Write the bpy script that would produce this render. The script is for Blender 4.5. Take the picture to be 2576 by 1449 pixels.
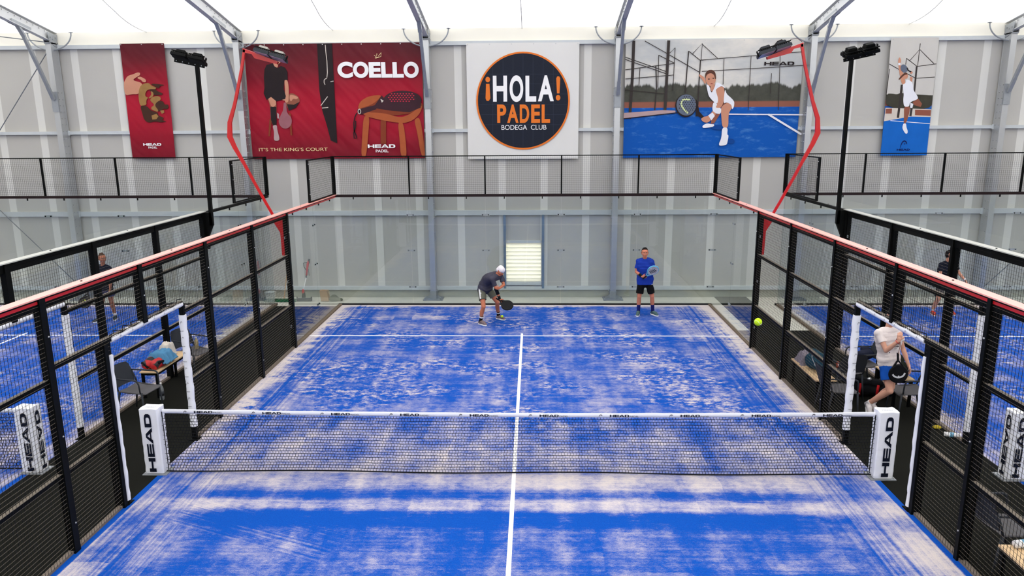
import bpy, math, random
from math import sin, cos, pi, radians, sqrt
from mathutils import Vector as V, Matrix, noise
random.seed(7)
for o in list(bpy.data.objects): bpy.data.objects.remove(o)
SC = bpy.context.scene
COL = SC.collection

# ------------------------------------------------------------------ camera
CP = V((.2784, -9.4953, 4.7295)); PIT, YAW, ROL, FPX = .2152, -.0303, -.0070, 1859.35
FW = V((sin(YAW)*cos(PIT), cos(YAW)*cos(PIT), -sin(PIT)))
_rt = FW.cross(V((0, 0, 1))).normalized(); _up = _rt.cross(FW)
RT = _rt*cos(ROL) + _up*sin(ROL); UP = _up*cos(ROL) - _rt*sin(ROL)
cam = bpy.data.cameras.new('camera'); camo = bpy.data.objects.new('camera', cam); COL.objects.link(camo)
cam.sensor_width = 36; cam.sensor_fit = 'HORIZONTAL'; cam.lens = FPX/2576*36; cam.clip_end = 200; cam.clip_start = .05
M = Matrix((RT, UP, -FW)).transposed().to_4x4(); M.translation = CP
camo.matrix_world = M
SC.camera = camo
def at(px, py, ax, v):
    """point of the place seen at a pixel, on the plane axis ax = v (used to measure positions)"""
    d = FW + RT*((px-1288)/FPX) - UP*((py-724.5)/FPX)
    return CP + d*((v-CP[ax])/d[ax])

# ------------------------------------------------------------------ daylight outside the hall
w = bpy.data.worlds.new('daylight'); SC.world = w; w.use_nodes = True
bg = w.node_tree.nodes['Background']; bg.inputs[0].default_value = (.98, .99, 1.0, 1); bg.inputs[1].default_value = 4.4
sun = bpy.data.lights.new('sun', 'SUN'); sun.energy = 3.0; sun.angle = radians(3); sun.color = (1, .97, .92)
suno = bpy.data.objects.new('sun', sun); suno.rotation_euler = (radians(25), radians(8), 0); COL.objects.link(suno)
SC.view_settings.view_transform = 'Standard'; SC.view_settings.look = 'None'
SC.view_settings.gamma = 1; SC.view_settings.use_curve_mapping = False
SC.view_settings.exposure = 0.0

# ------------------------------------------------------------------ materials
def S(r, g, b):
    def f(c):
        c /= 255
        return c/12.92 if c <= .04045 else ((c+.055)/1.055)**2.4
    return (f(r), f(g), f(b), 1)
class X:
    """tiny expression helper over shader math nodes"""
    nt = None
    def __init__(s, k): s.k = k
    @staticmethod
    def op(o, *a, clamp=False):
        n = X.nt.nodes.new('ShaderNodeMath'); n.operation = o; n.use_clamp = clamp
        for i, q in enumerate(a):
            if isinstance(q, X): X.nt.links.new(q.k, n.inputs[i])
            else: n.inputs[i].default_value = q
        return X(n.outputs[0])
    def __add__(s, o): return X.op('ADD', s, o)
    __radd__ = __add__
    def __sub__(s, o): return X.op('SUBTRACT', s, o)
    def __rsub__(s, o): return X.op('SUBTRACT', o, s)
    def __mul__(s, o): return X.op('MULTIPLY', s, o)
    __rmul__ = __mul__
    def abs(s): return X.op('ABSOLUTE', s)
    def clamp(s): return X.op('ADD', s, 0, clamp=True)
def sstep(x, a, b):
    n = X.nt.nodes.new('ShaderNodeMapRange'); n.interpolation_type = 'SMOOTHSTEP'
    X.nt.links.new(x.k, n.inputs[0])
    for i, q in ((1, a), (2, b)):
        if isinstance(q, X): X.nt.links.new(q.k, n.inputs[i])
        else: n.inputs[i].default_value = q
    return X(n.outputs[0])
def nz(x, y, scale, detail=3, rough=.55, z=0.):
    """noise of two coordinates"""
    c = X.nt.nodes.new('ShaderNodeCombineXYZ')
    for i, q in enumerate((x, y, z)):
        if isinstance(q, X): X.nt.links.new(q.k, c.inputs[i])
        else: c.inputs[i].default_value = q
    n = X.nt.nodes.new('ShaderNodeTexNoise'); n.inputs['Scale'].default_value = scale
    n.inputs['Detail'].default_value = detail; n.inputs['Roughness'].default_value = rough
    X.nt.links.new(c.outputs[0], n.inputs['Vector'])
    return X(n.outputs['Fac'])
def mixc(f, a, b):
    n = X.nt.nodes.new('ShaderNodeMix'); n.data_type = 'RGBA'
    X.nt.links.new(f.k, n.inputs['Factor'])
    for s, q in ((n.inputs[6], a), (n.inputs[7], b)):
        if isinstance(q, tuple): s.default_value = q
        else: X.nt.links.new(q, s)
    return n.outputs[2]
def coords(kind='Object'):
    t = X.nt.nodes.new('ShaderNodeTexCoord'); s = X.nt.nodes.new('ShaderNodeSeparateXYZ')
    X.nt.links.new(t.outputs[kind], s.inputs[0])
    return [X(s.outputs[i]) for i in range(3)]
def worldpos():
    t = X.nt.nodes.new('ShaderNodeNewGeometry'); s = X.nt.nodes.new('ShaderNodeSeparateXYZ')
    X.nt.links.new(t.outputs['Position'], s.inputs[0])
    return [X(s.outputs[i]) for i in range(3)]
def newmat(name):
    m = bpy.data.materials.new(name); m.use_nodes = True; X.nt = m.node_tree
    return m, m.node_tree.nodes['Principled BSDF']
def mat(name, col, rough=.5, metal=0., var=.06, vs=6., bump=0., bs=60., spec=.5, coat=0.):
    m, p = newmat(name)
    if rough >= .5 and spec == .5: spec = .15
    c = S(*col)
    t = X.nt.nodes.new('ShaderNodeTexCoord'); n = X.nt.nodes.new('ShaderNodeTexNoise')
    n.inputs['Scale'].default_value = vs; n.inputs['Detail'].default_value = 4
    X.nt.links.new(t.outputs['Object'], n.inputs['Vector'])
    lo = tuple(q*(1-var) for q in c[:3])+(1,); hi = tuple(min(1, q*(1+var)) for q in c[:3])+(1,)
    X.nt.links.new(mixc(X(n.outputs['Fac']), lo, hi), p.inputs['Base Color'])
    p.inputs['Roughness'].default_value = rough; p.inputs['Metallic'].default_value = metal
    p.inputs['Specular IOR Level'].default_value = spec
    if coat: p.inputs['Coat Weight'].default_value = coat; p.inputs['Coat Roughness'].default_value = .12
    if bump:
        b = X.nt.nodes.new('ShaderNodeBump'); b.inputs['Strength'].default_value = bump; b.inputs['Distance'].default_value = .01
        n2 = X.nt.nodes.new('ShaderNodeTexNoise'); n2.inputs['Scale'].default_value = bs; n2.inputs['Detail'].default_value = 3
        X.nt.links.new(t.outputs['Object'], n2.inputs['Vector']); X.nt.links.new(n2.outputs['Fac'], b.inputs['Height'])
        X.nt.links.new(b.outputs['Normal'], p.inputs['Normal'])
    return m
K = {}
def k(name, *a, **q):
    if name not in K: K[name] = mat(name, *a, **q)
    return K[name]
k('black_metal', (7, 8, 7), rough=.55, var=.15, spec=.1)
k('black_wire', (9, 9, 9), rough=.5, var=.1, spec=.2)
k('red_paint', (196, 12, 20), rough=.3, var=.05, spec=.6)
k('galvanised', (150, 154, 158), rough=.45, metal=.35, var=.12, vs=14)
k('galvanised_dark', (118, 122, 126), rough=.5, metal=.3, var=.14, vs=12)
k('alu_light', (205, 206, 206), rough=.5, metal=.1, var=.06, vs=3); k('column_alu', (196, 198, 200), rough=.36, metal=.75, var=.05, vs=3); k('wire_level_lit', (100, 92, 80), rough=.6, var=.1, spec=.2); k('rail_top_pale', (116, 107, 96), rough=.8, var=.15, vs=9)
k('bolt', (190, 190, 190), rough=.3, metal=.9)
k('purlin', (196, 200, 202), rough=.5, metal=.1, var=.06)
k('blue_grey_steel', (104, 122, 142), rough=.45, metal=.1, var=.08)
k('cord', (18, 19, 22), rough=.8)
k('white_vinyl', (232, 232, 236), rough=.45, var=.03, bump=.25, bs=9)
k('ink', (16, 20, 34), rough=.5, var=.02)
k('ink_blue', (10, 24, 84), rough=.5, var=.02)
k('print_white', (240, 238, 238), rough=.6, var=.02)
k('print_orange', (224, 118, 44), rough=.6, var=.02)
k('print_navy', (30, 34, 46), rough=.6, var=.1, vs=2)
k('print_cream', (236, 208, 158), rough=.6, var=.03)
k('line_paint', (244, 240, 240), rough=.8, var=.06, vs=40)
k('ball_felt', (196, 232, 40), rough=.95, var=.1, vs=60, bump=.6, bs=300)
k('dark_plastic', (52, 55, 60), rough=.5, var=.08)
k('grey_seat', (92, 90, 92), rough=.55, var=.08, bump=.2, bs=200)
k('wood_top', (222, 190, 148), rough=.5, var=.12, vs=5)
k('concrete', (205, 202, 190), rough=.85, var=.08, vs=3, bump=.1, bs=80)
k('plinth', (168, 168, 158), rough=.85, var=.08, vs=2)
k('kerb', (112, 98, 84), rough=.8, var=.2, vs=8)
k('black_fabric', (22, 23, 26), rough=.9, var=.2, vs=12, bump=.4, bs=40)
k('rubber', (40, 40, 42), rough=.7)
k('eye_white', (230, 225, 220), rough=.3)
k('eye_dark', (30, 22, 18), rough=.3)
k('lip', (150, 84, 76), rough=.5)
k('lens', (168, 168, 178), rough=.2, spec=.7)
k('driver_grey', (176, 172, 164), rough=.5, metal=.3)

def m_glass():
    m, p = newmat('court_glass'); nt = m.node_tree; nt.nodes.remove(p)
    out = nt.nodes['Material Output']
    tr = nt.nodes.new('ShaderNodeBsdfTransparent'); tr.inputs[0].default_value = (.915, .94, .935, 1)
    gl = nt.nodes.new('ShaderNodeBsdfGlossy'); gl.inputs['Roughness'].default_value = .0; gl.inputs[0].default_value = (1, 1, 1, 1)
    fr = nt.nodes.new('ShaderNodeFresnel'); fr.inputs[0].default_value = 1.5
    mx = nt.nodes.new('ShaderNodeMixShader')
    g = nt.nodes.new('ShaderNodeNewGeometry'); mm = nt.nodes.new('ShaderNodeMath'); mm.operation = 'MULTIPLY'
    sb = nt.nodes.new('ShaderNodeMath'); sb.operation = 'SUBTRACT'; sb.inputs[0].default_value = 1
    nt.links.new(g.outputs['Backfacing'], sb.inputs[1])
    nt.links.new(fr.outputs[0], mm.inputs[0]); nt.links.new(sb.outputs[0], mm.inputs[1])
    ad = nt.nodes.new('ShaderNodeMath'); ad.operation = 'MULTIPLY'; ad.inputs[1].default_value = 1.5; ad.use_clamp = True
    nt.links.new(mm.outputs[0], ad.inputs[0]); nt.links.new(ad.outputs[0], mx.inputs[0])
    nt.links.new(tr.outputs[0], mx.inputs[1]); nt.links.new(gl.outputs[0], mx.inputs[2])
    nt.links.new(mx.outputs[0], out.inputs[0])
    return m
K['glass'] = m_glass()
def m_roof(name, col, trans):
    m, p = newmat(name); nt = m.node_tree; nt.nodes.remove(p); out = nt.nodes['Material Output']
    x, y, z = worldpos()
    n = nz(x, y, .7, 2)
    c = mixc(n, tuple(q*.97 for q in col[:3])+(1,), col)
    df = nt.nodes.new('ShaderNodeBsdfDiffuse'); tl = nt.nodes.new('ShaderNodeBsdfTranslucent')
    nt.links.new(c, df.inputs[0]); nt.links.new(c, tl.inputs[0])
    mx = nt.nodes.new('ShaderNodeMixShader'); mx.inputs[0].default_value = trans
    nt.links.new(df.outputs[0], mx.inputs[1]); nt.links.new(tl.outputs[0], mx.inputs[2]); nt.links.new(mx.outputs[0], out.inputs[0])
    return m
K['membrane'] = m_roof('roof_membrane', (.93, .925, .905, 1), .42)
K['eave_cloth'] = m_roof('eave_cloth', (.84, .81, .72, 1), .06)
K['seam'] = m_roof('roof_seam', (.80, .79, .77, 1), .30)
K['louvre'] = m_roof('louvre_plastic', (.94, .92, .84, 1), .42)
def m_wall():
    m, p = newmat('sandwich_panel')
    x, y, z = worldpos()
    u = X.op('FRACT', X.op('ADD', (x-.56)*(1/1.153), 50.5))   # strip centre at .5
    d = (u-.5).abs()
    strip = 1-sstep(d, .083, .09)
    g = nz(x, z, 160, 2); b = nz(x, z, .5, 3)
    c = mixc((g*.6+b*.5).clamp(), S(170, 167, 161), S(190, 187, 180))
    c2 = mixc(b, S(208, 206, 200), S(218, 216, 209))
    X.nt.links.new(mixc(strip, c, c2), p.inputs['Base Color']); p.inputs['Roughness'].default_value = .6
    return m
K['wall'] = m_wall()
def m_turf(name, cx, sd):
    """blue artificial grass with swept sand"""
    m, p = newmat(name)
    x, y, z = worldpos(); x = x-cx
    ax = x.abs(); yo = y+sd
    lo = nz(x*.45, yo*.8, 1.0, 3, .5)
    patch = nz(x*.8, yo*1.0, 1.3, 5, .6)
    brush = nz(x*1.9, yo*.16, 1.2, 3, .5)
    brushy = nz(x*.16, yo*2.2, 1.3, 3, .5)
    # sand flakes drawn out across the court
    LOW = .07 if abs(cx) > 1 else 0.
    fl = nz(x*3.4, yo*4.6, 1.9, 6, .74)
    # square drag-mat marks
    sx = X.op('SNAP', x+(nz(x, yo, .9)-.5)*.3+yo*.06, .46)*3.1; sy = X.op('SNAP', yo+(nz(x, yo, .7, z=4.)-.5)*.4, .38)*2.3
    sq = nz(sx, sy, .9, 1)
    zone = sstep(lo+(nz(x, yo, .6, 2)-.5)*.4, .45, .62)*sstep(y, 1.2, 2.4)*(1-sstep(y, 7.5, 9.5)*.5)
    cov = (patch-.5)*.75+(brush-.5)*.75+(brushy-.5)*.34+(sq-.5)*.40+(fl-.50)*(zone*2.6+.7)-.11-(1-sstep(y, -1.4, -.6))*.05-LOW
    wob = (nz(x*.4, yo*2.5, 2., 4)-.5)*1.
    edge = sstep(ax+wob*.7, 4.52, 4.9)*sstep(y, .3, 2.2)
    edge2 = sstep(ax+wob*.8, 3.2, 4.9)*sstep(y, .5, -2.2)
    back = sstep(y+wob*.3, 9.68, 9.95)
    b0 = 1-sstep((y+.22).abs(), .10, .38); b1 = 1-sstep((y+.88+(nz(x*.3, 0., .8)-.5)*.2).abs(), .06, .22)
    d1 = 1-sstep((y+.60+(nz(x*.25, 3., .8)-.5)*.3).abs(), .03, .16); d2 = 1-sstep((y+1.26+(nz(x*.2, 7., .8)-.5)*.3).abs(), .06, .3)
    nearw = 1-sstep(ax, 3.6, 4.5)*.6
    far = sstep(y, -.1, .1)*(1-sstep(y, .5, 2.3))
    cov = cov+edge*.52+edge2*(.2+sstep(x, -2., 3.)*.22)+back*.6+(b0*.27+b1*.26-d1*.08-d2*.24)*nearw+far*.17*(.6+nz(x*.3, yo*1.4, 1.4, 3)*.9)
    rim = sstep(ax, 4.88, 4.91)*(1-sstep(y, -.5, .6))
    cov = cov-rim*.7
    # combed lines: across the court, along the sides, and one slanting sweep
    ls = nz(x*24., yo*.4, 1., 2, .6); lc = nz(x*.6, yo*26., 1., 2, .6)
    rx, ry = x*.93-y*.37, y*.93+x*.37
    ld = nz(rx*.5, ry*30., 1., 2, .6)
    sw = (1-sstep((rx+2.33).abs(), 1.1, 1.2))*(1-sstep((ry+2.50).abs(), .30, .33))
    side = sstep(ax, 3.7, 4.2)
    groove = 1-sstep((ax-4.42).abs(), .01, .04)
    cov = cov+(((ls-.5)*side+(lc-.5)*(1-side)*.45)*(1-sw)+(ld-.5)*sw*.9)*.75-groove*.2
    fine = (nz(x, yo, 130, 2, .75)-.5)*1.2+(nz(x*16, yo*70, 1.4, 2, .7)-.5)*.7
    msk = sstep(cov+fine*.62, -.27, .50)
    blue = mixc(nz(x, yo, 55, 3), S(0, 54, 144), S(4, 88, 184))
    sand = mixc(nz(x, yo, 90, 3), S(194, 182, 176), S(224, 212, 206))
    X.nt.links.new(mixc(msk*.96, blue, sand), p.inputs['Base Color'])
    p.inputs['Roughness'].default_value = .95; p.inputs['Specular IOR Level'].default_value = .15
    b = X.nt.nodes.new('ShaderNodeBump'); b.inputs['Strength'].default_value = .25; b.inputs['Distance'].default_value = .01
    X.nt.links.new((fine+.5).k, b.inputs['Height']); X.nt.links.new(b.outputs[0], p.inputs['Normal'])
    return m
def m_carpet():
    m, p = newmat('black_turf'); x, y, z = worldpos()
    X.nt.links.new(mixc(nz(x, y, 150, 3, .7), S(6, 7, 5), S(32, 32, 27)), p.inputs['Base Color'])
    p.inputs['Roughness'].default_value = 1; p.inputs['Specular IOR Level'].default_value = .1
    return m
K['carpet'] = m_carpet()
def m_redbanner():
    m, p = newmat('red_banner_print'); x, y, z = worldpos()
    t = sstep(z+nz(x*.6, z, .8, 2)*.8, 4.1, 5.7); top = sstep(z+nz(x*.4, z, .6, 2)*1.2, 5.9, 7.6)
    c = mixc(t, S(112, 10, 30), S(166, 14, 42))
    c = mixc(top, c, S(82, 20, 30))
    fold = nz((x+z*.9), (x-z)*.25, 1.4, 2)
    X.nt.links.new(c, p.inputs['Base Color']); p.inputs['Roughness'].default_value = .5; p.inputs['Specular IOR Level'].default_value = .2
    b = X.nt.nodes.new('ShaderNodeBump'); b.inputs['Strength'].default_value = .6; b.inputs['Distance'].default_value = .12
    X.nt.links.new(fold.k, b.inputs['Height']); X.nt.links.new(b.outputs[0], p.inputs['Normal'])
    return m
K['red_print'] = m_redbanner()
def m_bag():
    m, p = newmat('bag_red_black'); x, y, z = worldpos()
    X.nt.links.new(mixc(sstep(nz(x, y, 7., 1, z=z), .50, .53), S(186, 24, 28), S(34, 30, 30)), p.inputs['Base Color']); p.inputs['Roughness'].default_value = .55
    return m
K['bag_red_black'] = m_bag()
def m_court_print():
    m, p = newmat('court_photo_print'); x, y, z = worldpos()
    cl = sstep(nz(x*.5, z, .9, 5, .6), .35, .7)
    sky = mixc(cl, S(182, 184, 184), S(222, 216, 206))
    tree = mixc(nz(x, z, 3.2, 5, .7), S(44, 46, 40), S(92, 92, 82))
    brown = S(142, 88, 72)
    blue = mixc(sstep(nz(x*.8, z*2.2, 2.4, 6, .7), .5, .8), S(6, 82, 168), S(86, 140, 200))
    hz = z+(nz(x, 0., 1.6, 5, .7)-.5)*.75
    c = mixc(sstep(hz, 5.72, 5.80), tree, sky)
    c = mixc(sstep(z, 5.32, 5.36), brown, c)
    c = mixc(sstep(z, 5.18, 5.2), blue, c)
    X.nt.links.new(c, p.inputs['Base Color']); p.inputs['Roughness'].default_value = .55; p.inputs['Specular IOR Level'].default_value = .15
    return m
K['court_print'] = m_court_print()

# ------------------------------------------------------------------ mesh builder
class MB:
    def __init__(s): s.v = []; s.f = []; s.mi = []; s.cur = 0
    def mat(s, i): s.cur = i; return s
    def add(s, vs, fs):
        n = len(s.v); s.v += [V(q) for q in vs]
        for f in fs: s.f.append([n+i for i in f]); s.mi.append(s.cur)
        return s
    def box(s, x0, x1, y0, y1, z0, z1):
        return s.add([(x0, y0, z0), (x1, y0, z0), (x1, y1, z0), (x0, y1, z0), (x0, y0, z1), (x1, y0, z1), (x1, y1, z1), (x0, y1, z1)],
                     [(3, 2, 1, 0), (4, 5, 6, 7), (0, 1, 5, 4), (1, 2, 6, 5), (2, 3, 7, 6), (3, 0, 4, 7)])
    def obox(s, c, a, b, d):
        c, a, b, d = V(c), V(a), V(b), V(d)
        if a.cross(b).dot(d) < 0: d = -d
        return s.add([c-a-b-d, c+a-b-d, c+a+b-d, c-a+b-d, c-a-b+d, c+a-b+d, c+a+b+d, c-a+b+d],
                     [(3, 2, 1, 0), (4, 5, 6, 7), (0, 1, 5, 4), (1, 2, 6, 5), (2, 3, 7, 6), (3, 0, 4, 7)])
    def beam(s, a, b, w, h, up=(0, 0, 1)):
        a, b = V(a), V(b); d = b-a; r = d.cross(V(up))
        if r.length < 1e-6: r = d.cross(V((0, 1, 0)))
        r.normalize(); u = r.cross(d).normalized()
        return s.obox((a+b)/2, d/2, r*w/2, u*h/2)
    def tube(s, pts, r, n=8, caps=True):
        pts = [V(p) for p in pts]; N = len(pts); rs = r if isinstance(r, (list, tuple)) else [r]*N
        t0 = (pts[1]-pts[0]).normalized(); a = t0.orthogonal().normalized(); base = len(s.v); vs = []; fs = []
        for i, p in enumerate(pts):
            t = ((pts[min(i+1, N-1)]-pts[max(i-1, 0)])).normalized()
            a = (a-t*a.dot(t)).normalized(); b = t.cross(a)
            vs += [p+(a*cos(2*pi*j/n)+b*sin(2*pi*j/n))*rs[i] for j in range(n)]
        for i in range(N-1):
            for j in range(n): fs.append((i*n+j, i*n+(j+1) % n, (i+1)*n+(j+1) % n, (i+1)*n+j))
        if caps: fs.append(tuple(range(n))[::-1]); fs.append(tuple(range((N-1)*n, N*n)))
        return s.add(vs, fs)
    def poly(s, pts): return s.add(pts, [tuple(range(len(pts)))])
    def prism(s, pts, vec):
        pts = [V(p) for p in pts]; vec = V(vec); n = len(pts)
        nn = V((0, 0, 0))
        for i in range(n): nn += pts[i].cross(pts[(i+1) % n])
        if nn.dot(vec) < 0: pts = pts[::-1]
        fs = [tuple(range(n))[::-1], tuple(range(n, 2*n))]+[(i, (i+1) % n, n+(i+1) % n, n+i) for i in range(n)]
        return s.add(pts+[p+vec for p in pts], fs)
    def ball(s, c, r, nu=16, nv=10, ax=None):
        c = V(c); r = r if isinstance(r, (list, tuple)) else (r, r, r); vs = []; fs = []
        A = ax or (V((1, 0, 0)), V((0, 1, 0)), V((0, 0, 1)))
        P = lambda x, y, z: c+A[0]*(x*r[0])+A[1]*(y*r[1])+A[2]*(z*r[2])
        vs.append(P(0, 0, -1))
        for i in range(1, nv):
            t = -pi/2+pi*i/nv
            for j in range(nu): f = 2*pi*j/nu; vs.append(P(cos(t)*cos(f), cos(t)*sin(f), sin(t)))
        vs.append(P(0, 0, 1)); L = len(vs)-1
        for j in range(nu):
            fs.append((0, 1+(j+1) % nu, 1+j))
            for i in range(nv-2): a = 1+i*nu; fs.append((a+j, a+(j+1) % nu, a+nu+(j+1) % nu, a+nu+j))
            a = 1+(nv-2)*nu; fs.append((a+j, a+(j+1) % nu, L))
        return s.add(vs, fs)
    def cap(s, a, b, ra, rb=None, n=12):
        """tapered capsule"""
        a, b = V(a), V(b); rb = ra if rb is None else rb; d = b-a; L = d.length
        d = d/L if L > 1e-6 else V((0, 0, 1)); u = d.orthogonal().normalized(); w_ = d.cross(u); vs = [a-d*ra]; K_ = 4; rings = []
        for i in range(1, K_+1): t = -pi/2+pi/2*i/K_; rings.append((a+d*(sin(t)*ra), cos(t)*ra))
        for i in range(0, K_): t = pi/2*i/K_; rings.append((b+d*(sin(t)*rb), cos(t)*rb))
        for c, r in rings: vs += [c+(u*cos(2*pi*j/n)+w_*sin(2*pi*j/n))*r for j in range(n)]
        vs.append(b+d*rb); fs = []; R_ = len(rings)
        for j in range(n):
            fs.append((0, 1+(j+1) % n, 1+j))
            for i in range(R_-1): q = 1+i*n; fs.append((q+j, q+(j+1) % n, q+n+(j+1) % n, q+n+j))
            q = 1+(R_-1)*n; fs.append((q+j, q+(j+1) % n, len(vs)-1))
        return s.add(vs, fs)
    def lathe(s, prof, c=(0, 0, 0), n=24, ax=None):
        c = V(c); A = ax or (V((1, 0, 0)), V((0, 1, 0)), V((0, 0, 1))); vs = []; fs = []
        for r, z in prof: vs += [c+A[0]*(cos(2*pi*j/n)*r)+A[1]*(sin(2*pi*j/n)*r)+A[2]*z for j in range(n)]
        for i in range(len(prof)-1):
            for j in range(n): fs.append((i*n+j, i*n+(j+1) % n, (i+1)*n+(j+1) % n, (i+1)*n+j))
        fs.append(tuple(range(n))[::-1]); fs.append(tuple(range((len(prof)-1)*n, len(prof)*n)))
        return s.add(vs, fs)
    def mesh(s, name, mats, smooth=False, off=V((0, 0, 0))):
        me = bpy.data.meshes.new(name); me.from_pydata([tuple(q-off) for q in s.v], [], s.f)
        for m in (mats if isinstance(mats, (list, tuple)) else [mats]): me.materials.append(K[m] if isinstance(m, str) else m)
        for i, p in enumerate(me.polygons): p.material_index = s.mi[i]; p.use_smooth = smooth
        me.update(); return me
    def build(s, name, mats, parent=None, smooth=False, origin=None, label=None):
        off = W[parent] if parent else (V(origin) if origin is not None else V((0, 0, 0)))
        return link(name, s.mesh(name, mats, smooth, off), parent, off, label)
W = {}
def link(name, me, parent, off, label=None):
    o = bpy.data.objects.new(name, me); COL.objects.link(o)
    if parent: o.parent = parent
    else: o.location = off
    W[o] = V(off)
    if label: o['label'] = label
    return o
def tag(o, label, cat, group=None, kind=None):
    o['label'] = label; o['category'] = cat
    if group: o['group'] = group
    if kind: o['kind'] = kind
    return o
def thing(name, label, cat, loc=(0, 0, 0), group=None):
    o = bpy.data.objects.new(name, None); COL.objects.link(o); o.location = loc; o.empty_display_size = .1; W[o] = V(loc)
    return tag(o, label, cat, group)
def struct(o): o['kind'] = 'structure'; return o
def dup(root, loc, rz=None, label=None, group=None):
    r = root.copy(); COL.objects.link(r); r.location = loc; W[r] = V(loc)
    if rz is not None: r.rotation_euler = (0, 0, rz)
    if label: r['label'] = label
    if group: r['group'] = group
    for ch in list(root.children):
        c = ch.copy(); COL.objects.link(c); c.parent = r
        for g in ch.children: d = g.copy(); COL.objects.link(d); d.parent = c
    return r
def evalmesh(o, name):
    dg = bpy.context.evaluated_depsgraph_get(); me = bpy.data.meshes.new_from_object(o.evaluated_get(dg)); me.name = name
    old = o.data; bpy.data.objects.remove(o)
    return me
def remesh(mb, name, m, voxel=.008, it=3, fac=.5, ground=None, off=V((0, 0, 0)), wrinkle=0., ws=9.):
    """one continuous skin around overlapping tapered shapes"""
    me = mb.mesh(name+'_raw', m, True); o = bpy.data.objects.new(name, me); COL.objects.link(o)
    r = o.modifiers.new('r', 'REMESH'); r.mode = 'VOXEL'; r.voxel_size = voxel; r.use_smooth_shade = True
    if it: q = o.modifiers.new('s', 'SMOOTH'); q.factor = fac; q.iterations = it
    out = evalmesh(o, name)
    if not out.materials: out.materials.append(K[m] if isinstance(m, str) else m)
    N = len(out.vertices); co = [0.]*(3*N); out.vertices.foreach_get('co', co)
    nn = [0.]*(3*N)
    if wrinkle: out.vertices.foreach_get('normal', nn)
    for i in range(0, 3*N, 3):
        x, y, z = co[i:i+3]
        if wrinkle:
            q = noise.noise((x*ws, y*ws, z*ws))*wrinkle; x += nn[i]*q; y += nn[i+1]*q; z += nn[i+2]*q
        if ground is not None and z < ground: z = ground
        co[i:i+3] = (x-off.x, y-off.y, z-off.z)
    out.vertices.foreach_set('co', co); out.update()
    out.polygons.foreach_set('use_smooth', [True]*len(out.polygons))
    return out
# ------------------------------------------------------------------ lettering
def text_into(mb, s, O, u, v, w_, h_, bold=.0, lift=.003, extr=0.):
    """the words s fitted into the box O + u*w_ + v*h_"""
    cu = bpy.data.curves.new('t', 'FONT'); cu.body = s; cu.offset = bold; cu.resolution_u = 12; cu.fill_mode = 'FRONT'
    o = bpy.data.objects.new('t', cu); COL.objects.link(o); me = evalmesh(o, 't'); bpy.data.curves.remove(cu)
    xs = [q.co.x for q in me.vertices]; ys = [q.co.y for q in me.vertices]; x0, x1, y0, y1 = min(xs), max(xs), min(ys), max(ys)
    O, u, v = V(O), V(u), V(v); n = u.cross(v)
    mb.add([O+u*((q.co.x-x0)/(x1-x0)*w_)+v*((q.co.y-y0)/(y1-y0)*h_)+n*lift for q in me.vertices], [tuple(p.vertices) for p in me.polygons])
    bpy.data.meshes.remove(me)
def plane2(mb, O, u, v, lift=.003):
    O, u, v = V(O), V(u), V(v); n = u.cross(v)
    def f(pts): mb.add([O+u*a+v*b+n*lift for a, b in pts], [tuple(range(len(pts)))])
    return f
def wordmark(mb, O, u, v, w_, h_, lift=.003):
    """wide bold H E A D"""
    f0 = plane2(mb, O, u, v, lift); f = lambda pts: f0([(a/4.5*w_, b*h_) for a, b in pts])
    R = lambda x0, x1, y0, y1: f([(x0, y0), (x1, y0), (x1, y1), (x0, y1)])
    R(0, .28, 0, 1); R(.82, 1.1, 0, 1); R(.28, .82, .38, .64)
    x = 1.18; R(x, x+1.0, 0, .24); R(x, x+1.0, .38, .62); R(x, x+1.0, .76, 1); R(x, x+.26, .24, .38); R(x, x+.26, .62, .76)
    x = 2.18; f([(x, 0), (x+.3, 0), (x+.62, .78), (x+.5, 1)]); f([(x+.5, 1), (x+.62, .78), (x+.98, .0), (x+1.28, 0), (x+.78, 1)]); R(x+.3, x+.95, .2, .38)
    x = 3.48; A = [(0, 0), (.68, 0), (.92, .1), (1.02, .3), (1.02, .7), (.92, .9), (.68, 1), (0, 1)]
    B = [(.28, .24), (.62, .24), (.7, .28), (.74, .36), (.74, .64), (.7, .72), (.62, .76), (.28, .76)]
    for i in range(8): j = (i+1) % 8; f([(x+A[i][0], A[i][1]), (x+A[j][0], A[j][1]), (x+B[j][0], B[j][1]), (x+B[i][0], B[i][1])])
def stroke(mb, O, u, v, pts, wd, lift=.003):
    f = plane2(mb, O, u, v, lift); n = len(pts); wd = wd if isinstance(wd, (list, tuple)) else [wd]*n; L = []; R_ = []
    for i, (a, b) in enumerate(pts):
        dx = pts[min(i+1, n-1)][0]-pts[max(i-1, 0)][0]; dy = pts[min(i+1, n-1)][1]-pts[max(i-1, 0)][1]; l = sqrt(dx*dx+dy*dy) or 1
        L.append((a-dy/l*wd[i]/2, b+dx/l*wd[i]/2)); R_.append((a+dy/l*wd[i]/2, b-dx/l*wd[i]/2))
    for i in range(n-1): f([L[i], R_[i], R_[i+1], L[i+1]])
def skitip(mb, O, u, v, w_, h_, lift=.003):
    """the arch mark with its small inner dot"""
    pts = [(.06, .0), (.1, .3), (.18, .58), (.32, .82), (.52, .93), (.74, .86), (.9, .66), (.95, .5)]
    stroke(mb, O, u, v, [(a*w_, b*h_) for a, b in pts], [.06*w_, .1*w_, .14*w_, .17*w_, .18*w_, .16*w_, .12*w_, .08*w_], lift)
    stroke(mb, O, u, v, [(.52*w_, .5*h_), (.72*w_, .55*h_)], .14*w_, lift)
U1, UZ = V((1, 0, 0)), V((0, 0, 1))

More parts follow.
